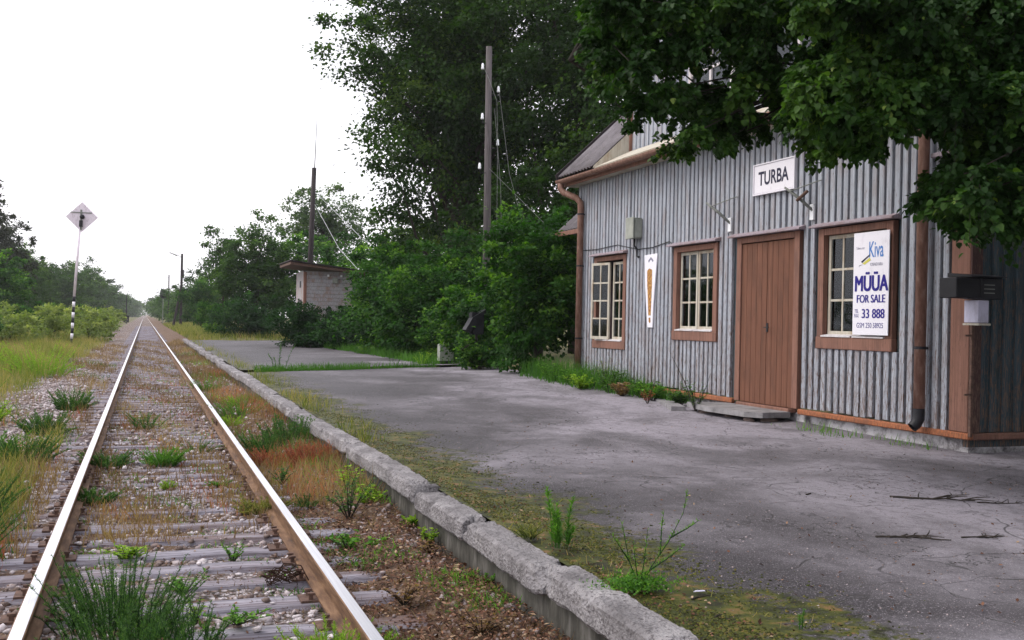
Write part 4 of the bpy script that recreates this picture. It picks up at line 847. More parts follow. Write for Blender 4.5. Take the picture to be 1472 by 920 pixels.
# ============================================================ VEGETATION
# --- near linden whose boughs hang in front of the station (trunk stands right of the frame)
SPR = np.array([(5.60,6.06,2.46,0.25),(3.54,7.85,3.51,0.21),(4.97,6.12,3.58,0.36),(5.72,5.77,2.36,0.28),(5.20,6.28,4.00,0.24),(6.05,6.23,4.09,0.27),(4.24,5.91,3.06,0.25),(5.07,5.51,3.28,0.31),(4.67,8.44,3.90,0.28),(5.03,6.71,3.72,0.31),(4.81,5.75,3.03,0.30),(5.38,6.71,3.46,0.23),(6.67,6.63,3.68,0.23),(5.47,5.88,3.73,0.21),(5.23,5.44,2.33,0.28),(4.48,7.89,3.34,0.22),(5.67,5.90,3.51,0.21),(5.77,5.88,3.11,0.31),(6.16,6.42,3.56,0.26),(3.71,6.87,3.69,0.23),(4.64,7.48,3.57,0.31),(5.35,5.87,2.16,0.08),(4.67,6.34,3.43,0.21),(4.81,6.77,2.94,0.24),(4.92,6.50,3.13,0.24),(4.61,5.50,3.36,0.23),(5.21,6.26,3.09,0.27),(4.99,8.64,3.54,0.23),(4.91,5.65,3.42,0.25),(4.15,6.59,3.72,0.21),(5.99,6.11,3.67,0.35),(4.67,7.70,3.01,0.22),(5.41,6.06,2.42,0.26),(6.60,6.44,3.52,0.27),(4.26,6.71,3.38,0.24),(4.33,7.90,4.37,0.27),(3.91,9.01,4.39,0.17),(4.18,8.62,3.66,0.20),(5.23,5.30,2.10,0.10),(4.06,7.71,3.64,0.26),(4.15,6.76,3.21,0.26),(6.11,5.96,3.11,0.30),(6.48,6.29,3.99,0.28),(3.66,7.40,3.13,0.25),(6.00,6.46,3.42,0.20),(5.34,6.43,3.78,0.23),(4.26,6.73,4.07,0.15),(4.08,7.14,2.97,0.15),(4.92,7.78,3.17,0.15),(5.24,6.77,4.10,0.31),(4.71,6.52,3.99,0.23),(5.09,6.61,3.69,0.36),(5.63,5.68,2.44,0.29),(4.21,9.08,4.29,0.25),(4.16,7.38,4.17,0.29),(3.33,7.53,3.63,0.17),(3.70,8.08,3.65,0.26),(5.38,5.52,3.68,0.31),(5.44,5.33,3.51,0.26),(4.50,7.55,3.30,0.23),(4.97,5.71,2.32,0.16),(5.13,7.08,4.03,0.34),(6.07,6.44,3.39,0.26),(4.50,6.56,3.90,0.31),(5.26,6.94,3.05,0.25),(4.84,7.06,3.98,0.32),(4.50,7.06,3.52,0.29),(4.93,6.31,2.99,0.22),(5.24,6.04,3.12,0.34),(6.57,6.35,2.88,0.29),(4.95,6.22,3.90,0.35),(3.25,7.17,4.05,0.20),(6.34,6.46,3.99,0.24),(4.27,8.76,3.52,0.26),(6.15,6.73,3.36,0.26),(5.38,5.78,3.85,0.22),(4.61,7.04,3.39,0.27),(5.19,6.09,3.22,0.23),(5.36,5.70,3.28,0.35),(4.43,7.47,3.94,0.28),(5.17,6.55,3.36,0.20),(5.88,5.83,3.15,0.27),(5.28,8.45,4.54,0.22),(5.31,6.12,3.23,0.31),(4.47,6.48,3.21,0.20),(4.35,6.14,3.08,0.22),(4.92,5.27,2.41,0.25),(5.80,6.93,4.24,0.29),(5.40,6.91,3.77,0.36),(5.38,5.30,2.34,0.24),(5.16,5.44,3.80,0.12),(5.35,5.79,3.50,0.21),(5.55,6.04,3.26,0.22),(4.67,8.25,3.52,0.27),(4.57,5.59,2.93,0.28),(3.55,7.66,4.18,0.23),(4.28,7.10,3.02,0.26),(5.86,5.91,2.88,0.32),(3.68,7.67,3.99,0.34),(4.28,6.07,2.90,0.29),(5.03,6.43,3.45,0.32),(3.16,7.15,4.01,0.24),(5.23,8.39,3.27,0.17),(3.39,6.95,4.00,0.18),(5.63,5.97,2.66,0.28),(4.78,8.33,4.03,0.29),(4.18,5.75,2.78,0.22),(6.31,6.01,2.71,0.15),(4.41,7.99,4.17,0.20),(3.99,5.68,2.92,0.22),(5.63,8.27,3.50,0.26),(6.58,6.33,2.60,0.28),(3.55,7.85,3.90,0.27),(5.71,6.40,3.24,0.20),(5.39,6.72,3.99,0.36),(5.89,6.50,2.93,0.14),(6.27,6.09,3.50,0.22),(5.59,5.60,3.86,0.22),(6.31,6.35,4.00,0.33),(5.54,8.59,4.54,0.23),(4.41,6.37,3.81,0.29),(4.91,8.82,4.78,0.18),(6.71,6.45,2.37,0.19),(4.63,8.75,3.57,0.29),(5.42,5.36,2.48,0.30),(4.23,8.10,4.39,0.20),(4.54,7.86,3.95,0.28),(6.33,6.65,2.53,0.22),(4.97,7.65,4.39,0.25),(4.53,8.33,2.99,0.11),(5.59,6.81,3.84,0.26),(4.43,6.37,3.71,0.24),(5.53,6.12,3.84,0.26),(6.01,6.01,2.79,0.22),(4.82,6.97,3.22,0.30),(5.39,5.34,2.58,0.30),(5.48,8.13,3.55,0.29),(5.34,6.58,3.27,0.23),(6.06,6.70,3.72,0.33),(5.00,7.19,4.16,0.23),(5.28,5.86,3.49,0.36),(5.42,5.73,2.93,0.34),(4.50,8.38,3.82,0.29),(4.00,6.82,3.93,0.36),(5.26,5.53,3.09,0.29),(5.41,5.13,2.36,0.09),(5.37,5.88,3.49,0.31),(5.68,6.57,2.41,0.08),(4.01,8.89,4.35,0.31),(5.78,6.01,4.00,0.20),(3.67,7.24,4.12,0.21),(5.44,7.05,2.83,0.10),(4.88,5.54,3.42,0.28),(6.26,6.32,3.72,0.31),(5.57,5.56,3.55,0.26),(5.65,6.86,3.14,0.23),(5.78,6.84,3.52,0.23),(4.33,7.69,4.18,0.31),(4.60,7.82,4.19,0.34),(3.46,7.10,3.71,0.36),(5.87,6.63,4.12,0.27),(3.26,7.53,4.13,0.15),(3.66,7.12,4.05,0.22),(4.89,5.40,2.85,0.35),(5.93,6.70,3.74,0.34),(5.43,6.05,2.35,0.27),(5.59,5.58,2.24,0.23),(3.93,7.65,3.95,0.35),(5.70,5.86,3.54,0.22),(5.25,8.16,4.50,0.36),(5.51,5.98,3.85,0.33),(5.28,5.79,2.42,0.29),(5.32,6.12,3.29,0.29),(5.32,8.49,3.95,0.23),(5.98,5.82,2.98,0.28),(3.88,5.65,3.68,0.17),(5.27,6.16,4.01,0.17),(5.48,5.46,3.24,0.27),(4.99,8.28,4.35,0.23),(6.45,6.46,2.71,0.32),(6.52,6.56,3.15,0.27),(4.69,5.76,3.61,0.36),(3.60,6.83,3.75,0.21),(6.07,6.35,3.37,0.34),(5.24,5.71,2.73,0.14),(6.16,6.04,3.50,0.27),(5.82,6.61,4.06,0.26),(4.93,5.58,3.29,0.32),(5.48,6.94,2.93,0.21),(4.46,6.16,3.90,0.18),(6.14,6.64,3.74,0.35),(6.13,6.10,3.27,0.28),(4.02,8.77,4.03,0.23),(4.22,5.59,3.55,0.28),(5.61,6.98,3.13,0.22),(4.88,6.42,2.81,0.14),(5.74,5.50,2.71,0.19),(4.57,6.83,3.82,0.32),(4.86,7.25,3.38,0.30),(4.60,7.73,3.06,0.22),(5.73,5.95,2.86,0.28),(4.66,6.39,3.25,0.33),(3.73,7.86,3.59,0.33),(5.53,6.49,3.39,0.24),(4.97,7.38,3.25,0.22),(4.18,5.84,3.77,0.17),(4.98,5.65,3.15,0.23),(6.07,5.86,2.83,0.22),(4.44,6.14,3.06,0.31),(4.71,6.77,3.01,0.21),(4.98,7.95,3.24,0.24),(5.47,6.01,3.08,0.21),(4.49,7.85,4.43,0.19),(5.78,5.62,3.52,0.23),(4.91,6.74,3.59,0.25),(4.96,5.66,3.28,0.32),(5.18,6.26,2.93,0.09),(6.54,6.54,3.23,0.33),(4.88,5.56,3.55,0.26),(3.95,6.98,2.92,0.12),(5.24,6.81,2.97,0.25),(6.27,6.11,3.24,0.33),(4.71,6.48,3.94,0.36),(5.32,6.34,3.49,0.32),(5.18,5.88,3.04,0.27),(6.11,5.84,2.62,0.18),(5.25,6.46,2.99,0.19),(4.87,5.64,3.66,0.21),(5.30,5.80,2.54,0.16),(6.22,6.11,2.33,0.27),(5.20,5.94,2.29,0.08),(5.39,5.57,3.61,0.28),(3.94,6.68,3.76,0.23),(4.51,8.74,3.47,0.21),(4.21,8.71,3.23,0.11),(4.36,9.01,4.63,0.26),(3.93,7.45,3.20,0.28),(5.38,6.02,2.46,0.21),(5.94,6.09,3.70,0.23),(4.25,6.89,3.76,0.25),(6.00,5.72,3.12,0.14),(5.72,6.09,4.05,0.17),(5.22,5.93,2.87,0.09),(4.64,5.85,3.36,0.34),(5.14,6.96,3.70,0.26),(3.82,7.43,3.82,0.32),(4.26,8.23,4.33,0.21),(6.59,6.25,3.00,0.11),(4.35,5.78,3.20,0.35),(3.22,7.03,3.80,0.30),(5.30,5.21,2.84,0.28),(5.37,5.84,3.71,0.27),(3.64,7.73,3.73,0.28),(5.57,8.43,4.55,0.29),(5.26,5.51,2.17,0.20),(5.84,5.89,3.47,0.28),(3.29,7.35,3.46,0.21),(3.72,6.93,3.52,0.20),(3.96,7.27,3.71,0.20),(4.88,5.62,3.31,0.24),(5.93,6.46,3.07,0.28),(4.26,5.76,3.73,0.22),(6.44,6.59,2.90,0.36),(5.63,5.76,3.65,0.28),(6.31,6.61,4.14,0.32),(5.18,5.43,3.63,0.32),(5.20,6.62,3.25,0.31),(3.63,6.84,4.00,0.18),(4.99,6.61,3.82,0.21),(4.73,5.97,3.24,0.33),(6.09,6.83,3.05,0.12),(5.01,6.83,3.14,0.24),(5.63,6.86,3.43,0.21),(5.58,5.70,2.41,0.27),(5.71,5.97,2.31,0.31),(4.55,6.27,3.27,0.26),(4.67,5.54,3.01,0.26),(3.72,7.63,4.20,0.21),(4.38,5.59,3.73,0.15),(4.62,6.18,2.76,0.14),(6.13,5.98,4.00,0.20),(5.47,6.03,3.67,0.22),(5.31,7.13,3.26,0.30),(5.39,6.27,3.98,0.26),(4.55,5.97,3.40,0.31),(4.98,5.57,3.79,0.17),(3.92,8.79,4.43,0.22),(6.24,5.91,2.75,0.10),(4.62,8.08,3.27,0.32),(4.27,6.11,3.89,0.13),(6.19,6.70,2.82,0.18),(5.48,5.46,2.72,0.27),(6.23,6.50,2.78,0.21),(5.02,7.59,3.34,0.22),(4.91,8.17,3.95,0.28),(3.86,7.03,4.13,0.11),(6.29,6.28,4.21,0.12),(5.15,5.31,2.98,0.32),(6.10,6.35,3.61,0.31),(5.70,6.04,2.56,0.31),(5.21,7.00,3.93,0.27),(5.12,6.47,3.43,0.35),(5.32,7.13,3.68,0.36),(4.29,5.58,3.54,0.23),(5.41,5.57,2.74,0.25),(4.28,6.72,3.61,0.35),(5.92,6.31,3.71,0.22),(5.43,5.48,3.50,0.34),(3.74,8.18,3.75,0.35),(5.21,5.76,2.21,0.13),(4.50,5.71,3.70,0.27),(4.46,6.27,3.83,0.21),(5.10,6.63,3.98,0.22),(5.19,7.17,2.96,0.21),(6.04,5.88,2.47,0.32),(5.61,5.52,3.73,0.33),(3.99,5.75,3.46,0.28),(4.54,7.52,4.18,0.36),(3.86,6.81,3.58,0.34),(4.56,8.38,4.10,0.28),(4.43,8.04,3.34,0.21),(5.41,5.30,2.75,0.28),(6.19,6.02,2.24,0.09),(5.06,6.30,3.29,0.33),(3.83,8.55,4.47,0.27),(4.37,7.75,3.16,0.28),(6.30,6.23,3.93,0.30),(5.37,6.73,3.76,0.35),(6.38,6.68,3.05,0.34),(6.24,6.30,3.51,0.28),(4.29,8.60,4.47,0.36),(5.45,5.64,2.64,0.32),(5.86,5.98,2.37,0.22),(4.90,7.85,4.24,0.35),(3.29,7.36,4.15,0.12),(3.61,6.95,3.15,0.34),(4.79,6.61,2.92,0.32),(4.23,7.27,3.02,0.24),(4.59,6.09,3.15,0.21),(4.68,6.63,3.30,0.30),(4.63,7.59,4.19,0.22),(5.45,5.34,2.15,0.09),(3.50,7.48,3.41,0.21),(3.79,6.82,2.82,0.11),(4.25,8.55,4.26,0.34),(4.54,6.48,3.35,0.35),(4.83,6.00,3.78,0.23),(4.62,5.84,3.64,0.35),(5.03,8.51,4.73,0.14),(5.32,6.70,3.59,0.30),(4.61,6.09,3.56,0.22),(5.80,6.56,3.17,0.30),(3.79,7.78,3.68,0.29),(4.66,7.56,4.06,0.25),(4.16,8.89,4.68,0.24),(5.42,5.24,3.19,0.25),(4.90,8.11,3.82,0.33),(5.82,5.66,3.79,0.29),(5.00,8.83,4.34,0.21),(4.47,5.78,2.64,0.16),(5.29,5.42,2.84,0.35),(6.33,6.40,3.18,0.25),(5.36,7.82,3.34,0.22),(5.06,7.51,4.11,0.22),(5.67,6.04,2.43,0.33),(4.71,8.44,4.49,0.24),(4.89,6.28,3.20,0.34),(6.20,6.52,3.16,0.28),(5.03,7.52,3.54,0.22),(5.33,5.32,3.41,0.33),(4.87,5.30,2.23,0.32),(4.54,6.18,2.77,0.24),(4.64,8.85,4.35,0.21),(4.71,8.82,3.05,0.21),(4.90,7.79,3.62,0.30),(5.76,6.62,4.19,0.23),(4.78,8.88,3.16,0.26),(6.04,6.55,4.13,0.20),(4.00,8.55,4.25,0.32),(4.78,5.67,2.91,0.19),(6.16,6.06,2.37,0.29),(6.08,6.81,3.62,0.21),(5.21,5.82,3.18,0.27),(6.14,6.73,2.63,0.28),(4.48,6.25,3.22,0.24),(3.93,8.21,4.45,0.22),(4.18,6.76,3.98,0.30),(3.52,7.62,3.36,0.25),(5.16,7.10,2.89,0.12),(4.69,5.73,2.93,0.23),(6.40,6.73,3.68,0.33),(4.85,5.97,3.31,0.21),(4.89,6.81,3.56,0.22),(5.32,5.16,2.29,0.23),(3.34,7.50,3.69,0.20),(4.45,7.29,3.84,0.23),(5.39,5.25,2.62,0.28),(5.26,6.20,3.64,0.31),(5.67,6.02,3.50,0.21),(3.82,7.63,3.61,0.25),(5.73,6.38,3.13,0.36),(4.02,7.52,3.95,0.33),(4.49,5.82,3.55,0.23),(4.09,8.20,4.46,0.24),(4.45,5.60,3.03,0.28),(5.45,5.45,3.34,0.29),(4.19,5.68,2.80,0.21),(5.22,5.38,2.41,0.31),(4.44,6.40,3.00,0.26),(4.97,5.84,3.85,0.23),(5.76,6.42,4.03,0.20),(4.89,8.03,3.30,0.34),(3.37,7.12,4.01,0.25),(5.74,6.36,2.97,0.22),(5.25,6.14,3.87,0.34),(4.28,8.96,3.97,0.29),(4.61,7.48,3.70,0.23),(3.95,8.43,3.72,0.24),(6.17,6.37,3.49,0.34),(4.88,6.43,3.93,0.26),(5.21,5.79,3.34,0.22),(5.13,5.46,2.19,0.22),(4.99,5.60,3.34,0.33),(4.41,6.31,3.25,0.23),(4.45,8.72,4.13,0.26),(5.73,5.70,2.85,0.31),(5.12,5.24,2.98,0.21),(5.49,5.50,3.75,0.25),(5.84,6.09,2.39,0.35),(3.54,8.02,3.99,0.21),(5.95,5.65,2.55,0.13),(5.51,5.62,3.79,0.29),(4.14,6.98,2.82,0.12),(4.61,5.54,2.83,0.15),(5.83,5.96,2.29,0.33),(3.02,7.00,3.83,0.11),(3.95,8.48,3.79,0.23),(5.03,6.87,4.02,0.26),(3.37,6.96,3.30,0.29),(4.11,5.95,3.73,0.25),(5.31,6.05,3.21,0.28),(5.30,7.10,3.37,0.28),(4.92,5.84,3.78,0.26),(4.62,6.01,2.87,0.22),(5.47,6.00,3.93,0.23),(5.94,6.02,2.76,0.30),(4.44,5.94,3.84,0.17),(4.03,8.69,4.39,0.28),(6.61,6.45,2.80,0.28),(4.50,8.28,4.31,0.26),(4.94,6.35,3.83,0.35),(4.41,5.58,2.72,0.28),(5.09,5.60,3.10,0.32),(4.25,7.85,3.31,0.30),(3.31,7.02,3.90,0.26),(6.66,6.57,3.27,0.25),(5.26,8.08,4.46,0.29),(4.55,5.40,3.48,0.31),(4.98,8.17,3.46,0.23),(6.05,5.97,3.64,0.29),(5.41,6.43,3.05,0.15),(5.36,5.16,3.64,0.18),(5.54,5.70,3.22,0.35),(6.05,6.87,3.93,0.35),(4.87,6.60,4.10,0.16),(5.21,5.38,2.29,0.29),(5.83,6.08,3.02,0.31),(5.62,8.19,4.18,0.22),(4.39,6.87,3.72,0.23),(3.55,6.98,3.93,0.30)])
nt_ = thing('linden_tree', 'near linden with dark leafy boughs hanging across the upper right in front of the station', 'tree', (7.9, 4.3, .2))
rng = np.random.default_rng(8)
lv = Leaves(); mb = MB()
tb = Vector((7.9, 4.3, 0)); trunk = [tb + Vector((0, 0, 0)), tb + Vector((.02, .05, 1.2)), tb + Vector((-.05, .1, 2.6)), tb + Vector((.05, .15, 4.2)), tb + Vector((.1, .1, 6.5)), tb + Vector((0, 0, 10))]
mb.tube(trunk, [.34, .27, .24, .22, .17, .06], 12)
# limbs
LB = [[(7.9, 4.4, 2.7), (7.3, 5.4, 3.3), (6.6, 6.4, 3.8), (5.8, 7.3, 4.1), (4.7, 8.2, 4.2), (3.6, 8.8, 3.9)],
      [(7.9, 4.5, 3.2), (7.5, 5.6, 3.9), (7.0, 6.8, 4.4), (6.3, 7.8, 4.7), (5.3, 8.6, 4.7)],
      [(7.9, 4.3, 2.3), (7.5, 5.0, 2.9), (7.0, 5.9, 3.2), (6.4, 6.8, 3.3), (5.7, 7.6, 3.3)],
      [(7.9, 4.3, 3.6), (7.2, 4.8, 4.3), (6.2, 5.6, 4.8), (5.2, 6.6, 4.9), (4.1, 7.6, 4.7), (3.3, 8.4, 4.4)],
      [(7.9, 4.4, 2.5), (7.7, 5.1, 2.9), (7.4, 6.0, 3.0), (7.0, 6.9, 2.9)]]
LBV = []
for L in LB:
    pts = [Vector(a) for a in L]; n = len(pts); mb.tube(pts, [.085 * (1 - .82 * i / (n - 1)) for i in range(n)], 7, cap=False)
    for i in range(n - 1):
        for t in (0, .33, .66): LBV.append(pts[i].lerp(pts[i + 1], t))
    LBV.append(pts[-1])
def spray(P0, c, rad, n, size, tint0):
    """a twig from P0 reaching c, leaves hung along short side shoots"""
    d = c - P0; dl = max(d.length, .05); dn = d / dl
    P = []; D = []
    ns = max(3, int(rad * 34))
    for k in range(ns):
        e = Vector(rng.normal(size=3)) * .5; e.z = e.z * .55 - .12; e = e.normalized() * rad * (.35 + .75 * rng.random())
        a = c - dn * rad * .3 * rng.random(); b = c + e; m = a.lerp(b, .5) + Vector((0, 0, .05 * rad)); b.z -= rad * .22
        mb.tube([a, m, b], [.004, .003, .0015], 3, cap=False)
        for j in range(max(3, n // ns)):
            t = rng.random() ** .8; q_ = a.lerp(m, t * 2) if t < .5 else m.lerp(b, t * 2 - 1)
            P.append((q_.x + rng.normal() * .022, q_.y + rng.normal() * .022, q_.z + rng.normal() * .018)); s = e.normalized()
            D.append((s.x * .6 + rng.normal() * .5, s.y * .6 + rng.normal() * .5, s.z * .4 - .45 + rng.normal() * .3))
    P = np.array(P); D = np.array(D); n = len(P); Nn = np.array([-.25, -.25, .9]) + rng.normal(size=(n, 3)) * .42
    L = size * (.5 + .85 * rng.random(n)); lv.leaf(P, D, Nn, L, L * .9, np.clip(tint0 + .35 * rng.random(n) + (rng.random(n) > .985) * .5, 0, 1), 'heart')
for s in SPR:
    c = Vector(s[:3]) + Vector((0, 0, .10)); near_ = min(LBV, key=lambda q_: math.hypot(math.hypot(q_.x - c.x, q_.y - c.y), 2.6 * (q_.z - c.z))); dd = (near_ - c).length
    mid = near_.lerp(c, .55) + Vector((0, 0, .12 * dd)); mb.tube([near_, mid, c], [.016, .010, .004], 4, cap=False)
    spray(mid, c, s[3] * .95, int(70 + 1600 * s[3]), .045, rng.uniform(.0, .55))
# upper crown, above and right of the frame
crown(rng, lv, (8.0, 5.5, 7.6), (4.6, 4.6, 3.0), 330, 60, .10, .55, lump=.2, shape='rhomb', zbot=5.4)
crown(rng, lv, (9.3, 6.2, 4.2), (1.7, 2.1, 1.6), 130, 110, .07, .32, lump=.2, shape='rhomb', zbot=2.9)
crown(rng, lv, (4.6, 8.6, 5.9), (2.3, 1.8, .8), 90, 100, .085, .35, lump=.2, shape='rhomb')
obj('crown', lv.mesh('crown'), 'leaf_linden', nt_, (-7.9, -4.3, -.2))
obj('trunk', smooth(mb.mesh('trunk')), 'bark', nt_, (-7.9, -4.3, -.2))

tree('light_blocker_tree', 'unseen light-blocking tree added at the near end of the station beyond the right frame edge', 'tree', (12.0, 5.2, .2), 8, (2.6, 2.4, 4.0), .2, 260, 80, .13, .5, 'leaf_darkbush', seed=201, crown_z=4.2)  # added out of view to keep sky light off the end wall
tree('light_blocker_tree', 'second unseen light-blocking tree added on the near platform side beyond the right frame edge', 'tree', (9.6, 1.2, .2), 9, (2.6, 2.6, 3.4), .2, 260, 80, .13, .5, 'leaf_darkbush', seed=202, crown_z=5.8)
for k, (x, y, lab) in enumerate([(3.5, -12, 'light-blocking tree added unseen behind the photographer above the track side'), (8.0, -11, 'light-blocking tree added unseen behind the photographer on the platform side'), (12.5, -9, 'light-blocking tree added unseen behind the photographer farthest to the right'), (16.5, -3, 'light-blocking tree added unseen right of the platform outside the picture')]):
    tree('light_blocker_tree', lab, 'tree', (x, y, -.2), 10, (3.0, 2.8, 5.0), .2, 200, 60, .2, .8, 'leaf_darkbush', seed=210 + k, crown_z=4.8)  # unseen row added to cut low sky light on faces turned to the camera
# --- big dark trees behind the pole
tree('maple_tree', 'huge dark broadleaf tree left of the grey pole with ragged crown against the sky', 'tree', (11.9, 41, .1), 19, (4.9, 4.6, 8.0), .42, 460, 190, .15, .75, seed=3, crown_z=11.2, lump=.22, thi=.75, nlimb=40)
tree('maple_tree', 'huge dark broadleaf tree right of the grey pole behind the station roof', 'tree', (15.8, 37, .1), 19, (4.6, 4.6, 7.6), .40, 360, 150, .16, .8, seed=4, crown_z=11.6, lump=.2, thi=.6, nlimb=30)
tree('maple_tree', 'tall dark tree trunk and crown between the two big trees', 'tree', (13.8, 45, .1), 20, (5.0, 4.5, 8.5), .42, 320, 150, .17, .85, seed=5, crown_z=12.0, lump=.15, thi=.6, nlimb=20)
tree('maple_tree', 'dark tree mass rising behind the station roof verge', 'tree', (19.0, 33, .1), 17, (5.0, 5.0, 8.0), .36, 280, 140, .16, .8, seed=6, crown_z=9.6, lump=.15, thi=.6)
tree('young_tree', 'leafy understorey tree at the left foot of the huge dark trees', 'tree', (12.2, 46, .1), 6.5, (2.3, 2.4, 2.7), .12, 130, 90, .16, .5, seed=7, crown_z=3.9, thi=.8)
tree('young_tree', 'dark understorey tree behind the grey pole foot', 'tree', (13.0, 34, .1), 6, (3.2, 2.2, 2.6), .12, 150, 80, .16, .5, seed=8, crown_z=3.6, thi=.55)
# --- trees and scrub beyond the shed
tree('willow_tree', 'grey-green airy tree behind the mast with sky showing through its crown', 'tree', (15.6, 96, .1), 13.6, (4.3, 3.8, 4.3), .22, 170, 80, .24, .75, 'leaf_willow', seed=9, crown_z=9.2, lump=.3, bias=.5, nlimb=50)
tree('willow_tree', 'bright green rounded tree between mast and shed roof', 'tree', (12.6, 78, .1), 6.8, (3.6, 3, 3.0), .15, 110, 80, .22, .7, 'leaf_bush', seed=10, crown_z=4.2, thi=.8)
tree('willow_tree', 'light green tree low behind the shed roof on the right', 'tree', (13.4, 60, .1), 6.0, (3.3, 3, 2.8), .15, 130, 80, .2, .6, 'leaf_bush', seed=11, crown_z=4.0, thi=.9)
tree('round_tree', 'large rounded dark green tree just left of the shed', 'tree', (7.0, 73, .1), 8.1, (2.5, 2.5, 3.7), .2, 230, 100, .17, .5, 'leaf_far', seed=12, crown_z=4.2, lump=.14, bias=.36, thi=.75)
tree('birch_tree', 'drooping feathery birch crown leaning out left of the rounded tree', 'tree', (5.6, 82, .1), 8.0, (1.6, 1.6, 3.2), .12, 80, 80, .17, .5, 'leaf_far', seed=13, crown_z=5.0, lump=.35, droop=1.2)
tree('round_tree', 'lighter green tree right of the rounded tree against the mast', 'tree', (9.3, 76, .1), 6.6, (2.0, 2, 2.9), .15, 110, 90, .17, .5, 'leaf_bush', seed=14, crown_z=3.9)
tree('shrub', 'dark scrub under the rounded tree at the platform end', 'shrub', (6.0, 66, .0), 2.4, (2.2, 2, 1.5), .06, 110, 80, .15, .4, 'leaf_darkbush', seed=15, crown_z=1.1)
tree('shrub', 'low leafy shrub where the platform kerb ends', 'shrub', (4.6, 74, .0), 2.2, (1.2, 1.6, 1.2), .05, 60, 70, .15, .35, 'leaf_bush', seed=16, crown_z=1.1)
tree('round_tree', 'small bright green tree beside the braced lamp pole', 'tree', (5.6, 112, 0), 5.6, (2.0, 2, 2.8), .12, 120, 80, .18, .5, 'leaf_bush', seed=17, crown_z=3.1, thi=.75)
tree('round_tree', 'mid green tree behind the braced lamp pole', 'tree', (8.2, 128, 0), 6.6, (2.4, 2.4, 3.2), .12, 120, 80, .2, .6, 'leaf_far', seed=18, crown_z=3.7)
for i, (x, y, h, sd, lab) in enumerate([(6.2, 160, 5.6, 20, 'leafy tree in the hazy row right of the rails, nearest to the lamp pole'), (9.5, 185, 8.2, 21, 'taller hazy tree right of the rails behind the thin pole'), (5.6, 205, 5.2, 22, None), (9.0, 240, 8, 23, None), (6.5, 270, 6.5, 24, None), (8.4, 330, 8.5, 25, None), (7.6, 400, 9, 26, None), (7.4, 480, 9, 27, None), (7.5, 590, 10, 28, None), (8.5, 740, 11, 29, None)]):
    s = 1 + y / 260
    tree('roadside_tree', lab or 'hazy green tree in the far row closing in right of the rails', 'tree', (x, y, 0), h, (2.2 * s, 5 * s, h * .5), .15, 90, 60, .2 * s, .55 * s, 'leaf_far', seed=sd, crown_z=h * .52, group='far trees right of the rails', nlimb=5)
# --- left tree line
LT = [(-15.4, 112, 13.6, 'leaf_spruce', 'tall dark brownish conifer-like tree at the left frame edge'), (-13.6, 118, 10.6, 'leaf_spruce', 'dark tree second from the left frame edge, slightly lower'), (-14.6, 142, 8.6, 'leaf_far', 'rounded green tree stepping down from the tall dark ones'),
      (-11.6, 98, 5.6, 'leaf_bush', 'pale green bushy tree in front of the tall dark trees'), (-15.2, 162, 8.2, 'leaf_far', 'dull green tree left of the diamond sign post'), (-13.2, 186, 8.0, 'leaf_far', 'dull green tree right behind the diamond sign post'),
      (-12.6, 212, 9.8, 'leaf_far', None), (-12.0, 240, 11.6, 'leaf_far', 'highest tree of the left row with a knob-like top right of the diamond sign'), (-11.6, 285, 10.4, 'leaf_far', None), (-11.0, 345, 9.8, 'leaf_far', None), (-11, 420, 9, 'leaf_far', None), (-10.5, 520, 9, 'leaf_far', None), (-10, 640, 10, 'leaf_far', None), (-10, 780, 10, 'leaf_far', None), (-21, 122, 13, 'leaf_spruce', None), (-20, 160, 11, 'leaf_far', None)]
for i, (x, y, h, m, lab) in enumerate(LT):
    s = 1 + (y - 110) / 240
    tree('woodland_tree', lab or 'hazy green tree in the long row left of the rails', 'tree', (x, y, -.2), h * 1.1, ((2.4 if 'spruce' not in m else 2.3) * s, 4.6 * s, h * .56), .2, 260 if y < 200 else 130, 85, .24 * s, .62 * s, m, seed=40 + i, crown_z=h * .54, group='woodland trees left of the rails', nlimb=8, lump=.22)
# wood behind everything, closing the horizon on both sides
rng = np.random.default_rng(77); lv = Leaves()
for k in range(46):
    x = rng.uniform(30, 260); y = 60 + x * rng.uniform(.5, 3); crown(rng, lv, (x, y, 6), (9, 9, 6), 26, 30, 1.0, 2.4)
for k in range(46):
    x = -rng.uniform(34, 260); y = 90 + abs(x) * rng.uniform(.6, 3); crown(rng, lv, (x, y, 5), (9, 9, 5.5), 26, 30, 1.0, 2.4)
obj('far_wood', lv.mesh('far_wood'), 'leaf_far', kind='stuff')

# --- bushes between shed and station
def bush(name, label, base, rad, ncl, nl, size, clr, m, seed, zc, **kw):
    kw.setdefault('shoots', .16); kw.setdefault('lump', .42)
    return tree(name, label, 'bush', base, rad[2] * 2, rad, .05, ncl, nl, size, clr, m, seed, crown_z=zc, nlimb=16, **kw)
bush('bush', 'big dark glossy bush beside the left corner of the station', (8.1, 21.5, .35), (1.0, 1.35, 1.75), 240, 115, .09, .3, 'leaf_bush', 61, 1.75, thi=.75)
bush('bush', 'bright green leafy bush just right of the grey pole', (8.1, 25.2, .35), (.95, 1.3, 1.1), 170, 110, .10, .3, 'leaf_bush', 62, 1.05, thi=.85)
bush('bush', 'tall light green bush behind the pole and the hooded box', (10.0, 31.0, .3), (1.5, 1.5, 1.75), 210, 100, .11, .33, 'leaf_bush', 63, 1.7, thi=.9)
bush('bush', 'mid green bush to the left of the hooded box', (8.0, 31, .25), (1.2, 1.8, 1.45), 200, 100, .11, .33, 'leaf_bush', 64, 1.4, thi=.75)
bush('bush', 'bushy green thicket right of the shed wall', (8.3, 36, .2), (1.6, 2.2, 2.0), 230, 100, .12, .38, 'leaf_bush', 65, 1.7, thi=.7)
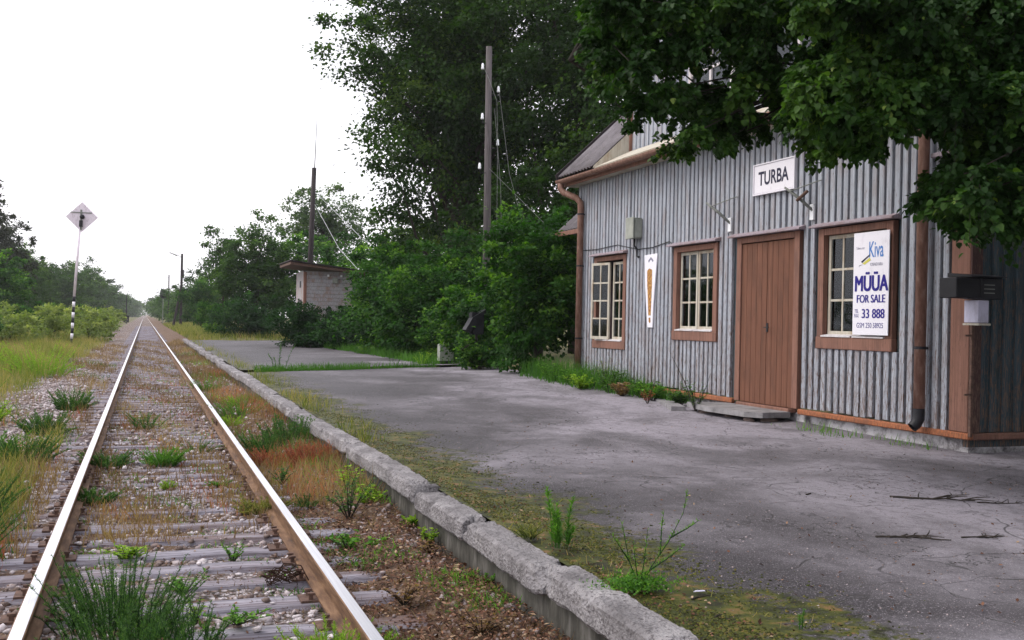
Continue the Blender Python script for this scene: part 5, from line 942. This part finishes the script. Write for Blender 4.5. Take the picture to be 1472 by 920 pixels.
bush('bush', 'spreading green bush covering the right end of the shed', (10.2, 43.5, .2), (1.6, 2.0, 2.1), 210, 100, .13, .4, 'leaf_bush', 66, 1.7, thi=.75)
bush('bush', 'low dark rounded bush before the shed at the platform edge', (6.5, 44.5, .15), (1.35, 1.6, .95), 190, 100, .10, .28, 'leaf_darkbush', 67, .85, thi=.7)
bush('bush', 'dark low bush between the rounded bush and the thicket', (7.6, 40.6, .15), (1.0, 1.6, .9), 130, 100, .10, .28, 'leaf_darkbush', 68, .75, thi=.8)
bush('bush', 'upper leafy bush leaning on the foot of the grey pole', (10.4, 33, .3), (2.2, 2, 2.2), 180, 90, .12, .4, 'leaf_bush', 69, 2.0, thi=.65)
bush('bush', 'small green bush at the foot of the white cabinet', (7.9, 27.6, .3), (.8, 1.0, .7), 90, 90, .08, .22, 'leaf_bush', 70, .7, thi=.9)
bush('bush', 'low light green leaves covering the foot of the black hooded box', (7.6, 23.7, .3), (.55, .45, .42), 70, 70, .07, .2, 'leaf_bush', 71, .4, thi=1.)
# --- pale scrub and weeds left of the track
for i, (x, y, rx, rz, m, lab) in enumerate([(-3.2, 70, 1.3, 1.2, 'leaf_pale', 'bright yellow-green bush right of the diamond sign post'), (-5.0, 66, 1.3, 1.3, 'leaf_pale', 'pale green bush directly behind the diamond sign post'), (-7.0, 62, 1.4, 1.1, 'leaf_pale', 'pale green bush left of the diamond sign post'),
        (-8.8, 58, 1.5, 1.2, 'leaf_bush', 'leafy bush at the left frame edge below the dark trees'), (-4.6, 88, 1.6, 1.3, 'leaf_pale', 'yellow-green scrub beyond the diamond sign'), (-7.6, 84, 2., 1.4, 'leaf_bush', 'green scrub mound beyond the pale bushes'), (-10.5, 78, 2.2, 1.5, 'leaf_pale', 'pale scrub mound under the left woodland'),
        (-3.9, 112, 1.4, 1.2, 'leaf_pale', 'small far yellow-green bush near the left rail'), (-6.5, 120, 2.4, 1.5, 'leaf_bush', 'far green scrub left of the track'), (-4.6, 150, 1.8, 1.5, 'leaf_pale', 'farthest pale scrub left of the track')]):
    tree('scrub_bush', lab, 'bush', (x, y, -.25), 2 * rz, (rx * 1.15, rx * 1.5, rz * .85), .04, 70, 70, .13 if y < 80 else .2, .34, m, seed=90 + i, crown_z=rz * .7, nlimb=10, shoots=.35, lump=.55)

# --- grass (uncountable)
def grass(rng, n, xr, yr, h0, h1, w, zf, dens=None, t0=0., t1=1., lean=.5, geo=True, hm=None):
    X = rng.uniform(xr[0], xr[1], n); Y = yr[0] * (yr[1] / yr[0]) ** rng.random(n) if geo else rng.uniform(yr[0], yr[1], n)
    if dens is not None: k = rng.random(n) < dens(X, Y); X, Y = X[k], Y[k]
    n = len(X); h = h0 + (h1 - h0) * rng.random(n) ** 1.3
    if hm is not None: h = h * hm(X, Y)
    D = rng.normal(size=(n, 3)) * lean * .5; D[:, 2] = 1; a = rng.random(n) * 6.28; Nn = np.stack([np.cos(a), np.sin(a), 0 * a], 1)
    tt = np.clip(t0 + (t1 - t0) * (.5 + .33 * wob(X * 1.7 + 3, Y * .8) + .35 * rng.normal(size=n) * .6), 0, 1)
    lv = Leaves(); lv.leaf(np.stack([X, Y, zf(X, Y) - .01], 1), D, Nn, h, w * (.6 + .8 * rng.random(n)) * (1 + Y / 60), tt, 'blade'); return lv
rng = np.random.default_rng(31)
bare = lambda X, Y: 1 - np.clip(np.exp(-(((X + 2.0) / .7) ** 2 + ((Y - 25) / 6.) ** 2)) + np.exp(-(((X + 1.9) / .75) ** 2 + ((Y - 15.5) / 1.9) ** 2)) + .9 * np.exp(-(((X + 1.4) / .4) ** 2 + ((Y - 19) / 5) ** 2)), 0, 1)
obj('meadow_grass', grass(rng, 60000, (-9, -1.9), (11, 75), .25, .8, .008, gz, lambda X, Y: smoothstep(-1.9, -2.9, X + .5 * wob(X, Y)) * bare(X, Y), t0=.15, hm=lambda X, Y: .65 + .45 * wob(X * 1.1, Y * .7)).mesh(), 'grass', kind='stuff')
obj('meadow_grass', grass(rng, 22000, (-32, -4), (60, 160), .4, .9, .016, gz).mesh(), 'grass', kind='stuff')
obj('meadow_grass', grass(rng, 12000, (2.6, 9), (60, 170), .2, .55, .014, gz, t0=.0, t1=.9).mesh(), 'grass', kind='stuff')
obj('meadow_grass', grass(rng, 20000, (-2.8, -.95), (5, 16), .10, .38, .006, gz, lambda X, Y: bare(X, Y) * (wob(X * 2, Y * 2) > -.1)).mesh(), 'grass', kind='stuff')
obj('dry_grass', grass(rng, 22000, (-2.3, -.75), (5, 60), .06, .28, .005, gz, lambda X, Y: bare(X, Y) * (wob(X * 2 + 5, Y * 1.4) > .0)).mesh(), 'dry', kind='stuff')
obj('dry_grass', grass(rng, 30000, (-.46, 1.0), (8, 70), .04, .17, .006, gz, lambda X, Y: .22 + .7 * (wob(X * 3 + 1, Y * 1.2) > .15)).mesh(), 'dry', kind='stuff')
obj('dry_grass', grass(rng, 15000, (1.12, 2.0), (9, 66), .06, .26, .005, gz, lambda X, Y: .3 + .6 * (wob(X * 2 + 1, Y * 1.1) > -.1)).mesh(), 'dry', kind='stuff')
obj('low_weeds', grass(rng, 20000, (-.46, 1.0), (4.5, 45), .02, .08, .008, gz, lambda X, Y: (wob(X * 4 + 2, Y * 2.7) > .25) * .9, lean=1.6).mesh(), 'weed_green', kind='stuff')
obj('low_weeds', grass(rng, 7000, (1.15, 2.0), (9, 50), .05, .2, .008, gz, lambda X, Y: (wob(X * 2 + 7, Y * 1.3) > .3) * .9, lean=1.1).mesh(), 'weed_green', kind='stuff')
obj('low_weeds', grass(rng, 7000, (-2.6, -.8), (6, 40), .06, .24, .008, gz, lambda X, Y: bare(X, Y) * (wob(X * 2 + 9, Y * 1.6) > .25) * .9, lean=.9).mesh(), 'weed_dark', kind='stuff')
obj('low_weeds', grass(rng, 9000, (1.15, 2.02), (4.2, 11), .02, .10, .007, gz, lambda X, Y: (wob(X * 3.3 + 7, Y * 2.9) > .2) * .8, lean=1.5).mesh(), 'weed_green', kind='stuff')
obj('dry_grass', grass(rng, 9000, (1.12, 2.02), (4.2, 11), .02, .10, .004, gz, lambda X, Y: (wob(X * 2.3 + 1, Y * 2.1) > -.2) * .8, lean=1.8).mesh(), 'dry', kind='stuff')
obj('dry_grass', grass(rng, 9000, (-.46, 1.0), (4.3, 9), .015, .06, .004, gz, lambda X, Y: (wob(X * 3.3 + 3, Y * 3.1) > -.1) * .8, lean=1.8).mesh(), 'dry', kind='stuff')
obj('kerb_grass', grass(rng, 2600, (2.22, 2.9), (3.8, 12), .015, .07, .004, lambda X, Y: pz(X, Y), lambda X, Y: np.exp(-((X - 2.2) / .4) ** 2) * (wob(X * 4, Y * 3.1) > .0), 0, .9, lean=1.2).mesh(), 'grass', kind='stuff')
obj('red_grass', grass(rng, 9000, (-2.6, -.85), (5.5, 22), .04, .22, .005, gz, lambda X, Y: bare(X, Y) * (wob(X * 2.6 + 2, Y * 1.9) > .15) * .9).mesh(), 'weed_red', kind='stuff')
obj('red_grass', grass(rng, 4500, (-.4, .95), (9, 30), .03, .13, .005, gz, lambda X, Y: (wob(X * 3.6 + 5, Y * 1.3) > .3) * .9).mesh(), 'weed_red', kind='stuff')
obj('red_grass', grass(rng, 5000, (1.3, 2.0), (9.5, 30), .04, .18, .006, gz, lambda X, Y: (wob(X * 2.6 + 5, Y * .9) > .1) * .9).mesh(), 'weed_red', kind='stuff')
obj('meadow_grass', grass(rng, 9000, (-2.4, -.95), (6, 24), .08, .30, .006, gz, lambda X, Y: bare(X, Y) * (wob(X * 1.9 + 6, Y * 1.1) > 0), 0, .8).mesh(), 'grass', kind='stuff')
# grass growing in the joint across the platform, along the station wall, under the bushes, along the kerb
gzero = lambda X, Y: pz(X, Y)
obj('joint_grass', grass(rng, 3200, (2.5, 7.0), (25.1, 25.9), .05, .24, .008, gzero, lambda X, Y: np.where(X < 5.2, 1, .3), 0, .4).mesh(), 'weed_green', kind='stuff')
obj('verge_grass', grass(rng, 7500, (6.9, 8.0), (21, 46), .10, .38, .010, lambda X, Y: pz(X, Y), lambda X, Y: X > 7.9 - (Y > 26) * 1.0 - (Y > 34) * .0 + .2 * wob(X, Y), 0, .5).mesh(), 'weed_green', kind='stuff')
obj('wall_grass', grass(rng, 5200, (7.2, 7.97), (14.2, 20.5), .10, .48, .009, gzero, lambda X, Y: smoothstep(7.15 + .5 * smoothstep(17, 14, Y), 7.75, X + .12 * wob(X * 2, Y * 3)), 0, .55, hm=lambda X, Y: .55 + .55 * smoothstep(14, 17, Y)).mesh(), 'weed_green', kind='stuff')
obj('wall_grass', grass(rng, 900, (7.5, 7.98), (8.9, 11.4), .04, .16, .007, gzero, lambda X, Y: .5 * (wob(X * 4, Y * 3) > .2)).mesh(), 'weed_green', kind='stuff')
obj('kerb_grass', grass(rng, 3800, (2.2, 2.75), (11, 56), .05, .26, .007, gzero, lambda X, Y: np.exp(-((X - 2.2) / .3) ** 2) * (wob(X, Y * 1.7) > -.1), 0, .9).mesh(), 'grass', kind='stuff')
# --- single weeds one can point at
def fluffy(name, label, x, y, z, h, spread, ns, nleaf, m, seed, ll=.03, lw=.004, top=1., leanx=0., cat='weed', base_r=.05):
    """upright wiry stems set with fine needles"""
    rng = np.random.default_rng(seed); t = thing(name, label, cat, (x, y, z)); lv = Leaves(); mb = MB()
    for k in range(ns):
        a = rng.random() * 6.28; rr = rng.random() ** .5; b = Vector((math.cos(a) * rr * base_r, math.sin(a) * rr * base_r, 0)); hh = h * (.3 + .75 * rng.random())
        tip = b + Vector((math.cos(a) * spread * rr + leanx + rng.normal() * spread * .22, math.sin(a) * spread * rr, hh)); mid = b.lerp(tip, .5) + Vector((-math.cos(a) * spread * .12, -math.sin(a) * spread * .12, .04 * h))
        mb.tube([b, mid, tip], [.0035, .0028, .001], 3, cap=False)
        tt = rng.random(nleaf) * .88 + .1 ; P = np.array([[*(b.lerp(mid, q_ * 2) if q_ < .5 else mid.lerp(tip, q_ * 2 - 1))] for q_ in tt]); D = rng.normal(size=(nleaf, 3)) * .95; D[:, 2] = np.abs(D[:, 2]) * .5 + .6 * top
        lv.leaf(P, D, unit(rng, nleaf), ll * (1.2 - .6 * tt), lw, np.clip(.2 + .6 * tt * rng.random(nleaf) + .15 * rng.random(), 0, 1), 'needle')
    obj('leaves', lv.mesh('leaves'), m, t); obj('stems', mb, m, t); return t
def broad(name, label, x, y, z, h, spread, ns, nleaf, size, m, seed, aspect=.55, cat='weed', stem='bark', droop=.1):
    rng = np.random.default_rng(seed); t = thing(name, label, cat, (x, y, z)); lv = Leaves(); mb = MB()
    for k in range(ns):
        a = rng.random() * 6.28; rr = rng.random() ** .6; hh = h * (.5 + .55 * rng.random()); tip = Vector((math.cos(a) * spread * rr, math.sin(a) * spread * rr, hh)); b = tip * .06; b.z = 0; mid = tip * .5 + Vector((0, 0, .08 * h))
        mb.tube([b, mid, tip], [.004, .003, .0015], 4, cap=False)
        tt = .2 + .8 * rng.random(nleaf); P = np.array([[*(b.lerp(mid, q_ * 2) if q_ < .5 else mid.lerp(tip, q_ * 2 - 1))] for q_ in tt]); D = rng.normal(size=(nleaf, 3)); D[:, 2] = .35 - droop
        lv.leaf(P, D, np.array([0, 0, 1.]) + rng.normal(size=(nleaf, 3)) * .35, size * (.6 + .7 * rng.random(nleaf)), size * aspect, np.clip(.25 + .6 * rng.random(nleaf) , 0, 1), 'heart')
    obj('leaves', lv.mesh('leaves'), m, t); obj('stems', mb, stem, t); return t
G = -.19
fluffy('toadflax', 'large dark green feathery weed in the lower left beside the left rail', -.10, 5.95, G, .38, .16, 130, 110, 'weed_dark', 1, .030, .0042, base_r=.30)
fluffy('toadflax', 'bushy feathery weed clump at the bottom left edge of the picture', -.02, 5.25, G, .28, .14, 130, 100, 'weed_dark', 2, .028, .0042, base_r=.30)
fluffy('toadflax', 'slim dark stems of the feathery weed leaning right near the bottom sleepers', .26, 5.35, G, .28, .10, 34, 64, 'weed_dark', 3, .032, .0045, base_r=.16)
fluffy('horsetail', 'bright yellow-green fluffy weed against the right rail at the bottom edge', .90, 5.05, G, .17, .14, 110, 56, 'weed_lime', 4, .036, .0045, base_r=.22)
fluffy('horsetail', 'round dark green tuft alone in the middle of the track', .23, 12.3, G, .20, .17, 80, 42, 'weed_green', 5, .045, .007, base_r=.15)
fluffy('horsetail', 'little bright green tuft in front of the round tuft between the rails', .25, 10.6, G, .10, .06, 22, 30, 'weed_lime', 6, .03, .006)
fluffy('horsetail', 'small flat green tuft near the right rail between sleepers', .72, 10.7, G, .07, .12, 26, 26, 'weed_green', 7, .03, .006)
fluffy('toadflax', 'dark narrow weed group farther up between the rails', .05, 16.2, G, .28, .22, 26, 40, 'weed_dark', 8, .05, .008, base_r=.16)
fluffy('toadflax', 'thin sparse weed right of the round tuft', .62, 13.3, G, .20, .2, 18, 34, 'weed_dark', 9, .04, .006, base_r=.15)
fluffy('toadflax', 'dark green weed clump against the kerb above the red grass', 1.78, 13.4, G, .46, .16, 110, 60, 'weed_dark', 10, .055, .009, base_r=.26)
fluffy('toadflax', 'lower left half of the dark weed clump by the kerb', 1.42, 13.0, G, .30, .18, 80, 50, 'weed_dark', 11, .05, .009, base_r=.2)
fluffy('toadflax', 'small dark feathery weed right of the right rail', 1.38, 9.3, G, .13, .10, 24, 40, 'weed_dark', 12, .035, .005, base_r=.06)
fluffy('red_sorrel', 'patch of rust-red grass stems under the kerb', 1.80, 11.5, G + .03, .30, .10, 420, 26, 'weed_red', 13, .03, .006, base_r=.26)
fluffy('red_sorrel', 'thinner reddish stems left of the rust-red patch', 1.40, 11.9, G + .02, .20, .14, 160, 20, 'weed_red', 14, .03, .006, base_r=.24)
broad('golden_weed', 'yellow-green leafy weed standing before the rust-red grass', 1.90, 10.15, G, .20, .14, 12, 16, .042, 'weed_lime', 15)
broad('golden_weed', 'tall yellow-green weed against the dark wall under the kerb', 1.86, 8.9, G, .26, .16, 13, 16, .045, 'weed_lime', 16)
broad('lime_leaf', 'single rosette of lime leaves under the kerb block', 2.0, 8.05, -.16, .10, .09, 8, 10, .055, 'weed_lime', 17, aspect=.8)
broad('seedling', 'small bright green seedlings with round leaves right of the right rail', 1.42, 7.5, G, .14, .16, 12, 14, .036, 'weed_green', 18, aspect=.7)
broad('seedling', 'pair of green seedlings nearer the kerb between dead leaves', 1.62, 7.45, G, .10, .08, 8, 12, .034, 'weed_green', 19, aspect=.7)
broad('bramble', 'twiggy green seedling standing on the sleepers near the right rail', .60, 7.35, G, .13, .11, 9, 12, .026, 'weed_green', 20)
broad('fern_weed', 'light green rosette weed above the dark feathery clump', -.08, 7.55, G, .12, .14, 18, 20, .034, 'weed_lime', 21, aspect=.45)
broad('yellow_weed', 'slim yellowish weed between the lower sleepers', .30, 5.95, G, .16, .06, 6, 14, .028, 'weed_lime', 22, aspect=.4)
fluffy('fleabane', 'upright bright green weed on the mossy platform edge beside the kerb', 2.30, 5.62, .20, .34, .05, 9, 90, 'weed_green', 23, .05, .008, base_r=.05)
fluffy('fleabane', 'short grassy tuft left of the upright weed on the platform edge', 2.22, 5.9, .20, .10, .09, 22, 20, 'grass', 24, .04, .005)
# branching tall weed
rng = np.random.default_rng(25); t = thing('branching_weed', 'tall branching wiry weed with leafy green foot on the platform edge', 'weed', (2.32, 4.62, .2)); lv = Leaves(); mb = MB()
ST = [[(0, 0, 0), (.07, .02, .10), (.17, .03, .22), (.25, .03, .36), (.27, .03, .47)], [(0, 0, 0), (.02, 0, .12), (.05, .02, .30)], [(0, 0, 0), (-.05, .02, .14), (-.09, .03, .33)], [(.0, 0, 0), (-.02, 0, .10), (-.05, -.02, .24)], [(.12, .02, .16), (.14, .05, .28), (.15, .05, .36)], [(.18, .03, .24), (.26, .0, .29), (.31, -.02, .33)], [(.05, .0, .09), (.13, -.03, .15), (.22, -.05, .22)], [(-.05, .02, .14), (-.1, 0, .2), (-.15, 0, .27)]]
for s in ST:
    pts = [Vector(a) for a in s]; mb.tube(pts, [.0045 - .0035 * i / (len(pts) - 1) for i in range(len(pts))], 4, cap=False)
    for i in range(len(pts) - 1):
        k = 24; u = rng.random(k); P = np.array([[*pts[i].lerp(pts[i + 1], q_)] for q_ in u]); D = rng.normal(size=(k, 3)) * .6; D[:, 2] += .8; lv.leaf(P, D, unit(rng, k), .024, .005, .5 + .4 * rng.random(k), 'needle')
n = 1300; P = rng.normal(size=(n, 3)) * [.085, .055, .03]; P[:, 2] = np.abs(P[:, 2]) + .005; P[:, 0] -= .02; D = rng.normal(size=(n, 3)); D[:, 2] = np.abs(D[:, 2]) * .6 + .2
lv.leaf(P, D, unit(rng, n), .022, .010, rng.random(n) * .8, 'rhomb'); obj('leaves', lv.mesh('leaves'), 'weed_green', t); obj('stems', mb, 'weed_dark', t)
fluffy('fleabane', 'lone thin weed stem at the bottom edge of the platform', 2.72, 3.86, .19, .18, .015, 2, 40, 'weed_green', 26, .022, .004, base_r=.01)
fluffy('mugwort', 'tall dark thin stalks at the grassy joint across the platform', 3.05, 25.6, .2, .85, .22, 5, 60, 'weed_dark', 27, .07, .012, base_r=.2)
fluffy('mugwort', 'pale flowering weed on the far platform edge below the white cabinet', 6.9, 26.6, .3, .40, .16, 14, 40, 'weed_lime', 28, .05, .01, base_r=.1)
fluffy('dock', 'dark stalks leaning left beside the pale flowering weed', 6.2, 27.0, .3, .42, .3, 5, 20, 'weed_dark', 29, .06, .01, base_r=.2)
broad('nettle', 'leafy weed with long bare branches growing through the doorstep corner', 7.35, 13.0, .30, .45, .25, 10, 22, .04, 'weed_dark', 30)
obj('bare_branch', MB().tube([(0, 0, 0), (-.05, .25, .4), (-.1, .55, .75)], [.010, .007, .003], 5).tube([(0, 0, 0), (.1, -.1, .35), (.05, -.3, .55)], [.008, .005, .002], 5), 'bark', bpy.data.objects['nettle'])
for i, (x, y, h, sp, m, lab) in enumerate([(7.45, 18.7, .45, .35, 'weed_green', 'tall lush weed at the foot of the left downpipe'), (7.3, 17.0, .3, .35, 'weed_lime', 'yellow-green low weeds in front of the first window'), (7.5, 16.2, .42, .3, 'weed_dark', 'dark leafy weed below the narrow poster'), (7.55, 14.7, .3, .3, 'weed_green', 'green weed below the second window'), (7.4, 15.5, .25, .25, 'dry', 'brownish weed at the grass edge below the narrow poster'), (7.6, 13.9, .22, .25, 'weed_dark', 'small dark weed left of the doorstep')]):
    broad('wall_weed', lab, x, y, .3, h, sp, 26, 24, .05, m, 130 + i)
for i, (x, y, h, sp, m, lab) in enumerate([(1.62, 8.55, .34, .22, 'weed_dark', 'twiggy dark-stemmed weed between the right rail and the kerb'), (1.80, 9.55, .30, .16, 'weed_lime', 'pale green stalky weed leaning on the kerb wall'), (1.9, 7.0, .12, .12, 'dry', 'small reddish plant among dead leaves under the kerb'), (1.45, 5.9, .12, .14, 'dry', 'reddish ground plant between dead leaves near the bottom edge'), (1.7, 5.2, .14, .18, 'dry', 'rusty low plant at the bottom edge below the kerb'), (.25, 6.45, .10, .2, 'weed_green', 'flat green weed patch on the stones between the lower sleepers'), (.5, 5.75, .09, .22, 'weed_green', 'green seedlings on the ballast near the bottom sleepers')]):
    broad('ballast_seedling', lab, x, y, G + .04, h, sp, 16, 12, .03 if h < .3 else .04, m, 150 + i)
for i, (x, y, h, sp, m, lab) in enumerate([(2.0, 6.1, .10, .12, 'weed_green', 'tiny green plant against the kerb wall near the first joint'), (1.98, 7.35, .14, .10, 'weed_lime', 'yellowish sprig against the kerb wall'), (1.3, 10.4, .18, .16, 'weed_dark', 'dark leafy weed right of the right rail before the red stems'), (-1.0, 6.4, .20, .16, 'dry', 'dry brown weed outside the left rail near the bottom'), (-.95, 5.7, .16, .14, 'weed_green', 'green weed outside the left rail at the frame edge')]):
    broad('verge_weed', lab, x, y, G + .05, h, sp, 14, 14, .03, m, 170 + i)
broad('reddish_weed', 'small reddish-brown weed in the grass left of the doorstep', 7.25, 14.3, .30, .22, .12, 10, 14, .03, 'weed_red', 31)
broad('leafy_weed', 'green leafy weeds at the middle of the station wall', 7.6, 15.2, .3, .30, .28, 20, 18, .045, 'weed_green', 32)
broad('leafy_weed', 'lush green weeds in the corner by the left downpipe', 7.5, 17.8, .34, .34, .4, 30, 20, .05, 'weed_green', 33)
broad('white_flowers', 'seedy pale-topped weeds under the first window', 7.75, 16.9, .33, .62, .3, 14, 16, .03, 'leaf_pale', 34)
broad('ivy_weed', 'leafy weed at the right frame edge by the dark end wall', 8.9, 8.2, .2, .55, .25, 14, 22, .045, 'weed_green', 35)
# left side weeds
for i, (fn, x, y, h, sp, m, lab) in enumerate([('f', -1.18, 7.6, .42, .20, 'weed_dark', 'wispy tall dark weed left of the left rail near the bottom'), ('f', -1.35, 9.0, .42, .25, 'weed_dark', 'feathery weed clump left of the rail joint'), ('f', -1.62, 8.4, .40, .22, 'weed_dark', 'feathery weed at the left frame edge'), ('f', -1.22, 12.6, .34, .22, 'weed_dark', 'dark green weed left of the rail beyond the joint'),
        ('f', -1.75, 13.2, .30, .25, 'weed_green', 'green weed between the bare gravel patch and the frame edge'), ('f', -1.25, 15.6, .30, .22, 'weed_dark', 'dark weed leaning beside the gravel patch'), ('b', -2.1, 17.6, .36, .3, 'weed_lime', 'lime green weed at the edge of the gravel patch'), ('f', -3.0, 19.5, .62, .4, 'weed_green', 'tall bluish-green weed bank at the left frame edge'),
        ('f', -2.6, 30.5, .9, .5, 'weed_lime', 'fresh green tussock in the tall meadow grass'), ('f', -4.6, 33, .9, .6, 'weed_lime', 'tall yellow-green weeds in the meadow at left'), ('f', -1.15, 19.5, .36, .2, 'weed_dark', 'narrow weed midway along the left rail')]):
    if fn == 'f': fluffy('ballast_weed', lab, x, y, float(gz(x, y)), h * 1.1, sp, 90, 54, m, 50 + i, .03 + y * .001, .0045 + y * .0004, base_r=sp * 1.15)
    else: broad('ballast_weed', lab, x, y, float(gz(x, y)), h, sp, 16, 20, .05, m, 50 + i)
for i, (x, y, s, m, lab) in enumerate([(1.5, 17.5, .3, 'weed_green', 'green weed patch beside the kerb beyond the dark clump'), (1.25, 16.4, .16, 'weed_lime', 'yellow-flowered weed against the right rail'), (1.72, 19.5, .26, 'weed_lime', 'yellowish weed cluster under the weathered kerb'), (1.35, 24, .3, 'weed_green', 'far green weed between right rail and kerb'), (.98, 9.1, .14, 'grass', 'yellowish grass tuft tight against the inside of the right rail'), (-.36, 12.2, .2, 'weed_dark', 'short dark weed inside the left rail beyond the joint'), (-.40, 9.9, .14, 'weed_dark', 'low weed inside the left rail before the joint')]):
    fluffy('trackside_weed', lab, x, y, G, s, s * .9, 80, 36, m, 80 + i, .04, .008, base_r=s * .9)
broad('low_herb', 'leafy low herb filling the foot of the feathery clump by the left rail', .02, 5.75, G, .16, .24, 30, 26, .022, 'weed_dark', 190)
broad('low_herb', 'mixed brownish herb in front of the feathery clump at the bottom edge', .12, 5.05, G, .16, .2, 26, 22, .02, 'dry', 191)
# coil of pale dry stems by the right rail
mb = MB(); rr = random.Random(5)
for k in range(26):
    a0 = rr.uniform(0, 6.28); r1 = rr.uniform(.04, .13); r2 = r1 * rr.uniform(.5, 1); tl = rr.uniform(-.5, .5); pts = [Vector((r1 * math.cos(a0 + t * .55), r2 * math.sin(a0 + t * .55), .05 + .05 * math.sin(t * .55 + tl) + tl * .04)) for t in range(rr.randint(5, 10))]
    mb.tube(pts, .0028, 4, cap=False)
mb.tube([(-.04, .1, .02), (.02, .08, .13), (.12, .03, .12), (.17, -.06, .02)], .0045, 5)
tag(obj('dry_stem_tangle', mb, 'litter', None, (.84, 6.6, -.18)), 'tangle of pale dry stems curled beside the right rail', 'dry stems')
for k in range(0): pass
# twigs on the platform
def twig(label, x, y, L, ang, br, seed, r0=.008):
    rr = random.Random(seed); mb = MB(); pts = []; p = Vector((0, 0, 0)); a = ang
    for i in range(7): pts.append(p.copy()); a += rr.uniform(-.42, .42); p = p + Vector((math.cos(a), math.sin(a), rr.uniform(-.04, .06))) * L / 6
    for p_ in pts: p_.z = max(p_.z, 0) + .004
    mb.tube(pts, [r0 * (1 - .11 * i) for i in range(7)], 6)
    for k in range(br):
        i = rr.randrange(1, 6); b = a + rr.choice((-1, 1)) * rr.uniform(.4, 1.1); q_ = pts[i]; l = L * rr.uniform(.15, .45)
        e = q_ + Vector((math.cos(b), math.sin(b), rr.uniform(-.02, .25))) * l; e.z = max(e.z, .004)
        mb.tube([q_, q_.lerp(e, .5) + Vector((rr.uniform(-.02, .02), rr.uniform(-.02, .02), .01)), e], [r0 * .6, r0 * .45, r0 * .2], 5)
    tag(obj('twig', mb, 'bark', None, (x, y, float(pz(x, y)))), label, 'twig', 'fallen twigs on the platform')
twig('longest forked twig, farthest right pair on the platform', 5.45, 6.62, .62, R(-25), 9, 1, .010)
twig('thin curved twig trailing from the longest forked twig', 5.95, 6.25, .34, R(-42), 5, 2, .006)
twig('dark short twig with one shoot standing up, nearest of the twigs', 4.33, 5.38, .46, R(-2), 6, 3, .009)
twig('crooked small twig right of the dark twig', 4.85, 5.22, .32, R(10), 7, 4, .006)
twig('short straight stick left of the forked twigs', 4.86, 6.86, .10, R(10), 0, 5, .008)
twig('dry brown stick lying on the moss near the branching weed', 2.50, 4.42, .16, R(20), 1, 6, .006)
twig('small pale stick at the lower platform edge', 2.45, 4.12, .07, R(50), 0, 7, .005)
# haze
hm = MB().box(-4500, 4500, -60, 6500, -1.8, 24).mesh('haze'); hz = obj('haze', hm, None, kind='stuff')
m = bpy.data.materials.new('haze_air'); m.use_nodes = True; m.node_tree.nodes.clear(); o = m.node_tree.nodes.new('ShaderNodeOutputMaterial'); v = m.node_tree.nodes.new('ShaderNodeVolumePrincipled')
v.inputs['Color'].default_value = (.93, .95, 1, 1); v.inputs['Density'].default_value = .00025; m.node_tree.links.new(v.outputs[0], o.inputs['Volume']); hm.materials.append(m)
